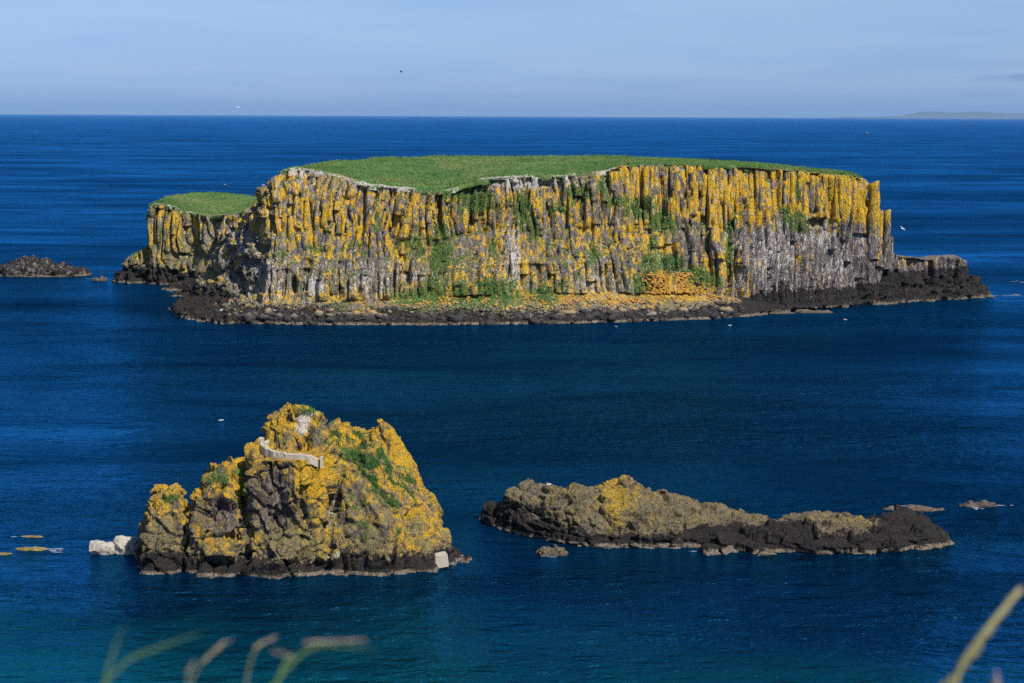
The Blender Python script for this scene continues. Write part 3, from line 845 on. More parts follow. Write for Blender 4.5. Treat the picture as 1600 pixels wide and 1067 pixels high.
def column(X, z0, z1, w, proud, tilt, seed, name='column', depth=None):
    r = random.Random(seed)
    zs_ = [z0 + (z1 - z0) * f for f in (.1, .3, .5, .7, .9)]
    ys_ = [face_y(X, z, cliff_point(X, z)) for z in zs_]
    fit = np.polyfit(zs_, ys_, 1)
    yb, yt = np.polyval(fit, z0), np.polyval(fit, z1)
    ns, nl = 6, max(3, int((z1 - z0) / 1.1))
    ang = sorted(i / ns * math.tau + r.uniform(-.25, .25) for i in range(ns))
    rr = [w * .5 * r.uniform(.85, 1.15) for _ in ang]
    brk = [r.uniform(-.16, .16) for _ in range(nl + 1)]
    V = []; F = []
    tops = [r.uniform(-.9, .25) for _ in ang]
    for l in range(nl + 1):
        f = l / nl
        z = z0 + (z1 - z0) * f
        yc = yb + (yt - yb) * f - proud + w * .42 + 1.3 * max(0, .22 - f) / .22 * w * .6
        sc = (1.0 if l < nl else .95) * (.7 if l == 0 else 1)
        jx, jy = brk[l] * w * .14, brk[(l * 3) % (nl + 1)] * w * .14
        for a, q, tp in zip(ang, rr, tops):
            V.append((X + tilt * (f - .5) * (z1 - z0) + jx + q * sc * math.cos(a), yc + jy + q * sc * math.sin(a) * 1.1,
                      z + (tp if l == nl else (r.uniform(-.3, .3) if 0 < l else 0))))
    for l in range(nl):
        for i in range(ns):
            a, b = l * ns + i, l * ns + (i + 1) % ns
            F.append((a, b, b + ns)); F.append((a, b + ns, a + ns))
    c = len(V)
    V.append((X + tilt * .5 * (z1 - z0), yt - proud + w * .25, z1 + .1))
    for i in range(ns):
        F.append((nl * ns + i, nl * ns + (i + 1) % ns, c))
    V = np.array(V); F = np.array(F)
    me = new_mesh(name, V, F)
    set_attrs(me, island_attrs(V, vnormals(V, F)))
    return link(name, me, M_island, island)
r = random.Random(3)
X = W(955, 270, 487)[0]; XE = W(1348, 280, 500)[0]; k = 0
while X < XE:
    w = r.uniform(1.1, 2.2)
    u = 800 + X * FPX / 490
    zt = float(stn('zt', X)) - r.uniform(.0, .9) - (r.uniform(1, 4) if r.random() < .2 else 0)
    ln = r.uniform(7, 13) if u > 1130 else r.uniform(5, 11)
    if r.random() < .88:
        column(X, zt - ln, zt, w, r.uniform(-.1, .5), r.uniform(-.02, .02), 1000 + k)
    if r.random() < .5:
        column(X + r.uniform(-.5, .5), max(3, zt - ln - r.uniform(5, 9)), zt - ln + r.uniform(-1, 1), w * 1.1, r.uniform(-.1, .5), r.uniform(-.03, .03), 2000 + k)
    X += w * r.uniform(.78, .98); k += 1
while k < 210:
    u = r.uniform(430, 1150)
    X = (u - 800) / FPX * 482
    zt_ = float(stn('zt', X))
    z1 = zt_ - abs(r.gauss(0, 9)) - .6
    z0 = max(4.5, z1 - r.uniform(3.5, 9))
    if z1 - z0 < 2.5: continue
    uy = 182 + (HCAM - .5 * (z0 + z1)) * FPX / 480
    if blobs(np.array([u]), np.array([uy]), TURF_SPOTS)[0] > .6 and r.random() < .8:
        continue
    column(X, z0, z1, r.uniform(.9, 2.2), r.uniform(-.1, .5), r.gauss(.03 if u > 620 else .12 * math.sin(u * .05), .06), 3000 + k)
    k += 1
# free-standing pillars at the eastern end
def pillar(px0, px1, py0, Y, zb, seed, broken):
    x0, x1 = W(px0, py0, Y)[0], W(px1, py0, Y)[0]
    zt = W(px0, py0, Y)[2]
    r = random.Random(seed); ns = 9; nl = 16
    V = []; F = []
    for l in range(nl + 1):
        f = l / nl; wd = (x1 - x0) * (1.5 - .5 * min(1, f * 1.25)) * (.85 if l == nl else r.uniform(.93, 1.05))
        cx = .5 * (x0 + x1) - (1 - f) * .1
        jx = r.uniform(-.16, .16)
        for i in range(ns):
            a = i / ns * math.tau
            q = .5 * wd / max(abs(math.cos(a)), abs(math.sin(a))) ** .6
            V.append((cx + jx + q * math.cos(a), Y + 1.15 * q * math.sin(a) + r.uniform(-.22, .22), zb + (zt - zb) * f + (broken * (math.cos(a) + r.uniform(-.4, .4)) if l == nl else r.uniform(-.2, .2))))
    for l in range(nl):
        for i in range(ns):
            a, b = l * ns + i, l * ns + (i + 1) % ns
            F.append((a, b, b + ns)); F.append((a, b + ns, a + ns))
    c = len(V); V.append((.5 * (x0 + x1), Y, zt)); F += [(nl * ns + i, nl * ns + (i + 1) % ns, c) for i in range(ns)]
    V = np.array(V); F = np.array(F)
    me = new_mesh('rock_pillar', V, F); set_attrs(me, island_attrs(V, vnormals(V, F)))
    return link('rock_pillar', me, M_island, island)
pillar(1358, 1375, 285, 500.5, 12, 1, .5)
pillar(1371, 1380, 331, 500, 10, 2, .3)
pillar(1381, 1392, 329, 503, 9, 3, .25)
pillar(1386, 1396, 372, 504, 6, 4, .3)

# boulders along the foot of the cliff
def boulder_mesh(seed, sub=2):
    bm = bmesh.new()
    bmesh.ops.create_icosphere(bm, subdivisions=sub, radius=1.0)
    V = np.array([v.co[:] for v in bm.verts]); F = np.array([[v.index for v in f.verts] for f in bm.faces])
    bm.free()
    r = np.random.default_rng(seed)
    for _ in range(9):                                     # cut flat facets
        n = r.normal(size=3); n /= np.linalg.norm(n); c = r.uniform(.55, .85)
        dd = V @ n
        V = V - np.outer(np.clip(dd - c, 0, None), n)
    V *= (1 + .07 * fbm(V[:, 0] * 2 + seed, V[:, 1] * 2, V[:, 2] * 2, 2, seed))[:, None]
    V *= (1, .85, .72)
    return new_mesh('boulder', V, F)
BM = [boulder_mesh(s, 2 if s < 4 else 1) for s in range(8)]
def beach_z(X, Y):
    Yf, Yb, zb = (float(stn(c, X)) for c in (1, 2, 3))
    if Y < Yf: return -.3
    t = (Y - Yf) / max(Yb - Yf, .1)
    return np.interp(t, [0, .05, .5, 1], [-.2, .9, .25 + .62 * zb, zb])
r = random.Random(9)
for i in range(290):
    u = r.uniform(318, 1175)
    X = (u - 800) / FPX * 448
    Yf, Yb = float(stn(1, X)), float(stn(2, X))
    t = abs(r.gauss(0, .22)) if i < 200 else r.uniform(.1, .95)
    Y = Yf - .4 + t * (Yb - Yf)
    s = r.uniform(.6, 1.2) if i > 75 else r.uniform(1.2, 2.1)
    if t > .3: s *= .75
    o = bpy.data.objects.new('boulder', r.choice(BM)); col.objects.link(o)
    if not o.data.materials: o.data.materials.append(M_boulder)
    o.parent = island
    o.location = (X, Y - 475, beach_z(X, Y) + s * .18)
    o.rotation_euler = (r.uniform(-.4, .4), r.uniform(-.4, .4), r.uniform(0, 6.28)); o.scale = (s * r.uniform(.8, 1.3), s, s * r.uniform(.75, 1.1))
Vs, Fs, nb = [], [], 0
small = [np.array([v.co[:] for v in BM[6].vertices]), np.array([v.co[:] for v in BM[7].vertices])]
sf = [np.array([p.vertices[:] for p in BM[6].polygons]), np.array([p.vertices[:] for p in BM[7].polygons])]
for i in range(3400):
    if i < 2800:
        u = r.uniform(312, 1178); X = (u - 800) / FPX * 448
        Yf, Yb = float(stn(1, X)), float(stn(2, X)); t = r.random() ** 1.2
        Y = Yf + t * (Yb - Yf); z = beach_z(X, Y)
    else:                                                  # the orange scree cone
        u = r.gauss(1050, 22); X = (u - 800) / FPX * 470
        z = r.uniform(5, 10); Y = cliff_point(X, z) - 1.2 - .15 * (10 - z)
    s = r.uniform(.22, .55)
    j = i % 2; a = r.uniform(0, 6.28); ca, sa = math.cos(a), math.sin(a)
    v = small[j] * (s * r.uniform(.8, 1.4), s, s * r.uniform(.7, 1.2))
    v = np.stack([v[:, 0] * ca - v[:, 1] * sa + X, v[:, 0] * sa + v[:, 1] * ca + Y, v[:, 2] + z + .2], 1)
    Vs.append(v); Fs.append(sf[j] + nb); nb += len(v)
rub = link('rubble', new_mesh('rubble', np.concatenate(Vs), np.concatenate(Fs)), M_boulder, island)
tag(rub, kind='stuff')
# pale stones on the bare cliff-top edge
Vs, Fs, nb = [], [], 0
for i in range(520):
    u = r.choice([r.uniform(745, 895), r.uniform(745, 895), r.uniform(440, 580), r.uniform(600, 650), r.uniform(925, 960)])
    X = (u - 800) / FPX * 484; Yt = float(stn(4, X)); 
    Y = Yt + r.uniform(-.3, 4.5); z = float(stn('zt', X)) + .15
    s = r.uniform(.15, .42); j = i % 2; a = r.uniform(0, 6.28); ca, sa = math.cos(a), math.sin(a)
    v = small[j] * (s * r.uniform(.8, 1.4), s, s * r.uniform(.7, 1.2))
    Vs.append(np.stack([v[:, 0] * ca - v[:, 1] * sa + X, v[:, 0] * sa + v[:, 1] * ca + Y, v[:, 2] + z], 1)); Fs.append(sf[j] + nb); nb += len(v)
tag(link('edge_stones', new_mesh('edge_stones', np.concatenate(Vs), np.concatenate(Fs)), M_lime, island), kind='stuff')

# ------------------------------------------------------------------ near sea stack
stack = empty('sea_stack', (-24, 206, 0), 'craggy triangular sea stack with bright yellow lichen and a white wall near its top', 'sea stack')
def lump(rows, n=20, p=2.6, base=-2.0, flare=0.0):
    R = []
    for i, (py, xl, xr, Yc, ry) in enumerate(rows):
        a, b = W(xl, py, Yc), W(xr, py, Yc)
        z = base if i == 0 else .5 * (a[2] + b[2])
        cx, rx = .5 * (a[0] + b[0]), .5 * (b[0] - a[0])
        ry += flare * (1.0 if i == 0 else .55 if i == 1 else .2 if i == 2 else 0)
        ring = []
        for k in range(n):
            t = k / n * math.tau
            c, s = math.cos(t), math.sin(t)
            ring.append((cx + rx * math.copysign(abs(c) ** (2 / p), c), Yc + ry * math.copysign(abs(s) ** (2 / p), s), z))
        R.append(ring)
    return loft(R)
SOL = [
 lump([(915, 222, 300, 204, 4.6), (870, 226, 302, 204.2, 4.4), (820, 231, 300, 204.5, 3.6), (790, 235, 291, 204.6, 2.9), (774, 243, 284, 204.7, 2.2), (765, 252, 276, 204.7, 1.4)], flare=2.2),
 lump([(915, 283, 396, 204.5, 5.9), (870, 292, 394, 205, 5.6), (810, 294, 392, 205.5, 5.0), (770, 308, 392, 206, 4.5), (748, 322, 392, 206.3, 3.6), (739, 345, 393, 206.5, 2.6), (726, 374, 396, 207, 1.6)], flare=2.2),
 lump([(915, 300, 392, 203, 5.0), (850, 305, 392, 203, 4.0), (832, 312, 380, 203.2, 3)], flare=2.2),
 lump([(915, 374, 548, 206, 7.6), (850, 382, 540, 206.4, 7.2), (790, 387, 530, 206.8, 6.7), (740, 391, 522, 207.2, 7.0), (710, 396, 516, 207.5, 7.0), (697, 400, 510, 207.8, 6.9)], p=3.2, flare=2.2),
 lump([(740, 414, 540, 211, 4.8), (700, 418, 530, 211, 4.4), (672, 420, 514, 211, 3.6), (658, 425, 494, 211, 2.8), (650, 440, 488, 211, 2.0), (641, 455, 480, 211, 1.4), (635, 461, 474, 211, .8)], base=6),
 lump([(915, 430, 702, 208, 9.8), (860, 440, 694, 208.8, 9.0), (810, 450, 677, 209.6, 8.2), (760, 455, 655, 210.6, 7.2), (720, 460, 638, 211.6, 6.0), (695, 462, 624, 212.3, 5.0), (684, 466, 608, 212.8, 4.0), (676, 474, 580, 213, 2.8), (668, 480, 548, 213, 1.8), (662, 484, 522, 213, 1.0)], flare=2.2),
 lump([(730, 555, 645, 211.5, 3.4), (695, 570, 624, 212, 2.6), (674, 579, 612, 212, 1.8), (660, 586, 603, 212, 1.0), (655, 590, 599, 212, .6)], base=8),
 lump([(915, 598, 701, 205.8, 6.2), (865, 608, 693, 206.8, 5.2), (835, 614, 686, 207.6, 4.3), (805, 624, 672, 208.6, 3.0), (780, 630, 660, 209.4, 2.0)], flare=2.2),
 lump([(900, 640, 732, 206, 4.6), (876, 648, 726, 206, 4.0), (868, 660, 716, 206, 2.8)]),
]
V, F = remesh(SOL, 0.125, 4)
V, F = keep_faces(V, F, V[F].mean(1)[:, 2] > -.8)
X, Y, Z = V.T.copy()
N = vnormals(V, F)
UX, UY = 800 + X * FPX / 205, 181 + (HCAM - Z) * FPX / 205
slab = sstep(520, 560, UX) * sstep(860, 820, UY)
d = .22 + .7 * fbm(X / 5, Y / 5, Z / 6, 3, 301)
f1, f2, h, tl = voro3(X / 3.4 + .12 * vnoise(X, Y, Z, 9), Y / 3.4, Z / 4.4, 311)
d += (1 - .6 * slab) * (1 - .6 * sstep(315, 295, UX)) * ((h - .6) * .7 + 2.6 * tl)
f1, f2, h, tl = voro3(X / 1.35, Y / 1.35, Z / 1.8, 321)
d += (1 - .5 * slab) * ((h - .55) * .48 + 1.4 * tl - .30 * np.exp(-((f2 - f1) / .06) ** 2))
f1, f2, h, tl = voro3(X / .5, Y / .5, Z / .7, 326)
d += (1 - .3 * slab) * ((h - .5) * .13 + .3 * tl)
# strata on the eastern slab dip down to the right
cs, sn = math.cos(rad(52)), math.sin(rad(52))
al, ac = X * cs - Z * sn, X * sn + Z * cs
d += slab * (.85 * vnoise(al / 9, ac / .95, Y / 8, 331) + .4 * vnoise(al / 5, ac / .38, Y / 5, 341))
d += .09 * fbm(X / .5, Y / .5, Z / .5, 3, 351)
for (qx, qy, rx, ry, dp) in ((388, 800, 4, 70, 1.3), (524, 780, 9, 12, 1.6), (513, 830, 8, 40, .8), (430, 780, 34, 46, .7), (440, 735, 24, 24, .5), (616, 866, 4, 26, 1.4),
                             (290, 870, 4, 40, .8), (345, 800, 30, 22, .6), (352, 872, 24, 18, .7), (590, 690, 5, 14, .7), (300, 815, 5, 40, .3), (301, 790, 8, 20, .4)):
    q = ((UX - qx) / rx) ** 2 + ((UY - qy) / ry) ** 2
    d -= dp * np.clip(1.2 - q, 0, 1) * (Y < 209)
foot = sstep(1.2, .3, Z)
V = V + N * (d * (1 - .3 * foot))[:, None]
px_ = 800 + V[:, 0] * FPX / 204
ledge = sstep(396, 402, px_) * sstep(512, 504, px_) * sstep(207.6, 207.0, V[:, 1])      # the levelled ledge behind the wall
lz_ = 12.3 + .08 * fbm(V[:, 0], V[:, 1], V[:, 2] * 0, 2, 361)
V[:, 2] = np.where(V[:, 2] > lz_, V[:, 2] + (lz_ - V[:, 2]) * ledge, V[:, 2])
N = vnormals(V, F)
def strip(UX, UY, pts, w, wt):
    m = np.zeros_like(UX)
    for (x0, y0), (x1, y1) in zip(pts[:-1], pts[1:]):
        L2 = (x1 - x0) ** 2 + (y1 - y0) ** 2
        t = np.clip(((UX - x0) * (x1 - x0) + (UY - y0) * (y1 - y0)) / L2, 0, 1)
        m = np.maximum(m, wt * np.exp(-(np.hypot(UX - x0 - t * (x1 - x0), UY - y0 - t * (y1 - y0)) / w) ** 2))
    return m
def stack_attrs(V, N):
    X, Y, Z = V.T
    UX, UY = 800 + X * FPX / 205, 181 + (HCAM - Z) * FPX / 205
    n1 = fbm(X / 3, Y / 3, Z / 3.5, 3, 401)
    lich = np.interp(UY, [630, 700, 760, 800, 840, 880], [.76, .74, .64, .54, .42, .2]) + .30 * n1
    lich -= blobs(UX, UY, ((430, 790, 36, 50, .75), (445, 740, 22, 26, .55), (350, 800, 28, 26, .65), (255, 830, 26, 22, .35), (470, 820, 40, 40, .30), (560, 800, 40, 50, .16),  # tower and buttress patches paint their shaded faces dark
                           (435, 690, 14, 14, .4), (495, 690, 16, 16, .5), (590, 790, 40, 40, .12), (640, 750, 20, 30, .1), (560, 760, 16, 20, .2), (352, 868, 24, 20, .4), (590, 690, 8, 16, .3)))
    lich += blobs(UX, UY, ((480, 745, 34, 40, .22), (300, 778, 30, 30, .10), (360, 775, 24, 40, .2), (640, 800, 40, 60, .12), (560, 670, 60, 20, .15), (350, 832, 40, 12, .25), (245, 800, 14, 20, .2)))
    face_shade = .34 * sstep(.05, -.4, N[:, 2]) + .22 * sstep(-.25, -.7, N[:, 0])  # shade painted in: darker rock on left-facing and downward faces
    lich -= face_shade
    turf = blobs(UX, UY, ((262, 779, 16, 7, .95), (340, 748, 22, 8, .95), (372, 741, 18, 7, .8), (383, 758, 6, 20, 1), (466, 655, 22, 8, .85), (490, 650, 10, 8, .5),
                          (480, 716, 14, 4, .8), (625, 826, 6, 6, .7), (320, 752, 14, 8, .6), (560, 790, 8, 12, .5)))
    wu, wv = UX + 16 * vnoise(X / 1.6, Y / 1.6, Z / 1.6, 421), UY + 16 * vnoise(X / 1.6, Y / 1.6, Z / 1.6, 422)
    gap = .75 + .45 * vnoise(X / 1.3, Y / 1.3, Z / 1.3, 423)
    sw = strip(wu, wv, ((516, 696), (548, 712), (572, 732)), 12, .95)
    sw = np.maximum(sw, strip(wu, wv, ((566, 738), (588, 770), (610, 786)), 12, .9))
    sw = np.maximum(sw, strip(wu, wv, ((590, 722), (612, 744), (626, 762)), 9, .8))
    sw = np.maximum(sw, strip(wu, wv, ((628, 768), (646, 794)), 9, .8))
    sw = np.maximum(sw, strip(wu, wv, ((534, 742), (532, 790)), 7, .7))
    sw = np.maximum(sw, strip(wu, wv, ((552, 796), (578, 826)), 7, .65))
    turf = np.maximum(turf, sw * gap)
    turf *= sstep(-.3, .2, N[:, 2] + .3)
    turf = np.maximum(turf, sstep(.75, .92, N[:, 2]) * (Z > 8) * .5)
    turf = np.where((Z > 11.6) & (Z < 12.9) & (Y < 207.6) & (UX > 395) & (UX < 512), turf * .3, turf)
    guano = .05 + blobs(UX, UY, ((463, 674, 12, 17, 1.25), (470, 660, 15, 5, 1.1), (518, 800, 8, 26, .45), (516, 862, 4, 5, .95), (533, 856, 5, 6, .95), (455, 898, 6, 3, .95), (366, 892, 3, 2, .8),
                                (600, 770, 30, 30, .2), (545, 800, 30, 30, .15), (415, 655, 6, 6, .5)))
    zt = 1.75 + .55 * fbm(X / 3.5, Y / 3.5, Z * 0, 3, 411) + .5 * sstep(330, 280, UX)
    wet_or_shade = sstep(.75, -.75, Z - zt)
    bar = sstep(.60, .15, Z - .12 * n1) * .85
    pale = .62 + .2 * n1 + blobs(UX, UY, ((480, 840, 70, 40, .35), (270, 860, 40, 20, .35), (640, 840, 40, 30, .2))) - blobs(UX, UY, ((430, 790, 30, 45, .55), (445, 740, 20, 24, .5), (350, 800, 26, 24, .5))) - .8 * face_shade
    return dict(lichen=lich, turf=turf, guano=guano, wet_or_shade=wet_or_shade, barnacle=bar, pale=pale, earth=Z * 0)
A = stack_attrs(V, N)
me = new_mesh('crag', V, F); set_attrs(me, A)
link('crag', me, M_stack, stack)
w_ = np.clip(A['turf'] - .5, 0, 1)
sel = RNG.choice(len(V), 9000, p=w_ / w_.sum())
tag(link('grass', tuft_mesh('grass', V[sel] + RNG.normal(0, .04, (9000, 3)), .19, .05, 6), M_tuft, stack), kind='stuff')

# whitewashed wall on the stack
wall = empty('ruined_wall', tuple(W(450, 712, 202)), 'curving whitewashed low wall along the ledge near the top of the sea stack', 'wall')
path = [(427, 686, 700, 209.0), (417, 687, 702, 207.6), (408, 690, 712, 206.2), (409, 693, 716, 204.8), (416, 698, 718, 203.6), (428, 703, 716, 202.6), (447, 707, 720, 201.9),
        (468, 707.5, 720, 201.5), (486, 710, 722, 201.4), (497, 716, 734, 201.6)]
def wall_strip(pts, th, seed, nsub=5, wh=1.25):
    r = random.Random(seed)
    dense = []
    for a, b in zip(pts[:-1], pts[1:]):
        for k in range(nsub):
            f = k / nsub
            dense.append([a[i] + f * (b[i] - a[i]) for i in range(4)])
    dense.append(list(pts[-1]))
    C = [(W(p[0], p[1] + r.uniform(-.8, .8), p[3]), W(p[0], p[2], p[3])) for p in dense]
    V, F = [], []
    for i, (t, b) in enumerate(C):
        n0, n1 = C[max(i - 1, 0)][0], C[min(i + 1, len(C) - 1)][0]
        dx, dy = n1[0] - n0[0], n1[1] - n0[1]; L = math.hypot(dx, dy)
        nx, ny = -dy / L * th / 2, dx / L * th / 2
        for (z, s) in ((t[2] - wh, 1.15), (t[2] - .12, 1.0), (t[2], .7)):
            j = r.uniform(-.03, .03)
            V.append((t[0] + nx * s + j, t[1] + ny * s + j, z))
        for (z, s) in ((t[2], .7), (t[2] - .12, 1.0), (t[2] - wh, 1.15)):
            j = r.uniform(-.03, .03)
            V.append((t[0] - nx * s + j, t[1] - ny * s + j, z))
    for i in range(len(C) - 1):
        for k in range(6):
            a, b = i * 6 + k, i * 6 + (k + 1) % 6
            F.append((a, b, b + 6, a + 6))
    m = bpy.data.meshes.new('masonry')
    e = (len(C) - 1) * 6
    m.from_pydata(V, [], F + [(5, 4, 3, 2, 1, 0), tuple(range(e, e + 6))])
    m.update()
    return m
link('masonry', wall_strip(path, .36, 4, 5, 1.0), M_white, wall)
link('end_pillar', wall_strip([(406, 682, 700, 206.3), (412, 682.5, 700, 206.2)], .55, 5, 2), M_white, wall)
post = empty('wall_post', tuple(W(503, 732, 201.8)), 'short upright white post at the end of the low wall on the sea stack', 'post')
link('shaft', wall_strip([(500.5, 712, 732, 201.7), (505, 712.5, 732, 201.7)], .32, 7, 2), M_white, post)
# white block at the foot
def block(name, px0, px1, py0, py1, Y, dep, mat, label, cat):
    a, b = W(px0, py1, Y), W(px1, py0, Y)
    bm = bmesh.new(); bmesh.ops.create_cube(bm, size=1)
    for v in bm.verts:
        v.co = Vector(((v.co.x) * (b[0] - a[0]) * (1 - .08 * (v.co.z + .5)), v.co.y * dep, (v.co.z) * (b[2] - a[2]) + .12 * v.co.x))
    bmesh.ops.bevel(bm, geom=bm.edges[:] , offset=.07, segments=2, affect='EDGES')
    bmesh.ops.subdivide_edges(bm, edges=bm.edges[:], cuts=1)
    rr = random.Random(2)
    for v in bm.verts: v.co += Vector((rr.uniform(-.02, .02), rr.uniform(-.02, .02), rr.uniform(-.02, .02)))
    m = bpy.data.meshes.new(name); bm.to_mesh(m); bm.free()
    o = link(name, m, mat)
    o.location = ((a[0] + b[0]) / 2, Y + dep / 2, (a[2] + b[2]) / 2)
    o.rotation_euler = (0, rad(-3), rad(14))
    return tag(o, label, cat)
blk = block('concrete_block', 677, 699, 866, 887, 201.4, 1.3, M_white, 'large square white block at the foot of the sea stack', 'block')

# ------------------------------------------------------------------ long low skerry to the right
skerry = empty('rocky_islet', (20, 216, 0), 'long low brown rock islet with a yellow lichen knob and black tidal band', 'islet')
#        px   pyTop  pyWater  ridge offset  back depth
SK = [(752, 806, 812, 1.0, 3), (765, 796, 820, 2, 6), (788, 780, 828, 3, 8), (796, 762, 831, 4.5, 10), (810, 757, 835, 6, 12), (862, 757, 846, 7, 14), (900, 762, 852, 7, 14), (940, 764, 854, 7, 14),
      (1000, 766, 856, 7, 14), (1050, 776, 856, 7, 13), (1100, 790, 856, 6, 12), (1150, 801, 858, 6, 12), (1200, 806, 862, 6, 11), (1300, 810, 866, 5, 10), (1340, 806, 864, 5, 10), (1380, 807, 860, 5, 10), (1410, 803, 857, 5, 10), (1440, 806, 855, 5, 9), (1468, 822, 853, 4, 7), (1486, 846, 851, 1.5, 3)]
rings = []
for (px, pt, pw, ro, bd) in SK:
    s = sea_at(px, pw); Yf = s[1]
    t = W(px, pt, Yf + ro); X, zt = t[0], t[2]
    rings.append([(X, Yf - .8, -1.8), (X, Yf, 0), (X, Yf + .35, min(1.3, zt * .4)), (X, Yf + ro * .45, zt * .72), (X, Yf + ro * .8, zt * .93), (X, Yf + ro, zt), (X, Yf + ro + bd * .25, zt * .85), (X, Yf + bd * .85, zt * .4), (X, Yf + bd, -1.8)])
SOL = [loft(rings),
       lump([(840, 928, 1016, 220, 3.6), (800, 932, 1012, 220.5, 3.0), (768, 934, 1004, 221, 2.4), (758, 938, 998, 221.2, 1.9), (749, 944, 988, 221.2, 1.4)], base=.5, p=3.4),
       lump([(840, 1020, 1050, 222, 1.5), (778, 1024, 1044, 222, 1.0), (768, 1029, 1039, 222, .5)], base=1),
       lump([(890, 1074, 1300, 212.5, 5.2), (865, 1084, 1280, 213, 4.6), (845, 1130, 1270, 213.6, 3.8), (832, 1155, 1255, 214.2, 2.6), (826, 1175, 1225, 214.5, 1.4)]),
       lump([(890, 1090, 1130, 209.5, 2.4), (868, 1096, 1124, 210, 1.6), (858, 1102, 1118, 210, .8)]),
       lump([(870, 1376, 1487, 220.5, 5.0), (845, 1380, 1472, 221, 4.6), (820, 1384, 1452, 221.4, 3.8), (806, 1390, 1436, 221.6, 2.6), (800, 1398, 1420, 221.6, 1.4)]),
       lump([(870, 1260, 1400, 217, 4.5), (835, 1270, 1394, 217.4, 4), (812, 1290, 1384, 218, 3)])]
V, F = remesh(SOL, 0.125, 5)
V, F = keep_faces(V, F, V[F].mean(1)[:, 2] > -.8)
X, Y, Z = V.T.copy(); N = vnormals(V, F)
UX, UY = 800 + X * FPX / 217, 181 + (HCAM - Z) * FPX / 217
d = (.55 + .45 * sstep(1150, 1300, UX)) * fbm(X / 4, Y / 4, Z / 3, 3, 501)
f1, f2, h, tl = voro3(X / 2.1, Y / 1.8, Z / 1.1, 511); d += (h - .5) * .65 + 1.5 * tl - .25 * np.exp(-((f2 - f1) / .06) ** 2)
f1, f2, h, tl = voro3(X / .55, Y / .55, Z / .5, 521); d += (h - .5) * .12 + .25 * tl + .22 * vnoise(X / 3, Y / 3, (Z + .15 * X) / .35, 523)
d += .18 * fbm(X / .5, Y / .5, Z / .5, 3, 531)
for (qx, qy, rx, ry, dp) in ((888, 845, 3, 30, 1.2), (1388, 845, 3, 30, .6), (1010, 815, 8, 8, .5), (850, 820, 30, 6, .4)):
    q = ((UX - qx) / rx) ** 2 + ((UY - qy) / ry) ** 2
    d -= dp * np.clip(1.2 - q, 0, 1)
V = V + N * d[:, None]; N = vnormals(V, F)
X, Y, Z = V.T
n1 = fbm(X / 2.5, Y / 2.5, Z / 2.5, 3, 541)
lich = .12 + .25 * n1 + blobs(UX, UY, ((968, 776, 32, 38, .66), (880, 770, 70, 12, .26), (985, 820, 30, 12, .2), (1330, 808, 50, 8, .22), (1100, 800, 60, 14, .12)))
pale = .66 + .25 * n1
zt = np.interp(UX, [750, 800, 900, 1000, 1080, 1150, 1250, 1300, 1360, 1390, 1480], [4.5, 2.8, 1.7, 1.5, 1.5, 2.2, 2.4, 2.3, 2.5, 4.4, 4.6]) + .9 * fbm(X / 2.2, Y / 2.2, Z * 0, 4, 551)
wet_or_shade = sstep(1.0, -.8, Z - zt)
wet_or_shade = np.where((UX > 1070) & (UX < 1275) & (Y < 213.5), np.maximum(wet_or_shade, sstep(3.6, 2.8, Z)), wet_or_shade)
bar = sstep(.75, .2, Z - .15 * n1) * .95
me = new_mesh('rock', V, F)
set_attrs(me, dict(lichen=lich, turf=Z * 0, guano=.12 + .1 * n1 + .25 * sstep(.7, .95, N[:, 2]) * sstep(1000, 850, UX), wet_or_shade=wet_or_shade, barnacle=bar, pale=pale, earth=Z * 0))
link('rock', me, M_skerry, skerry)

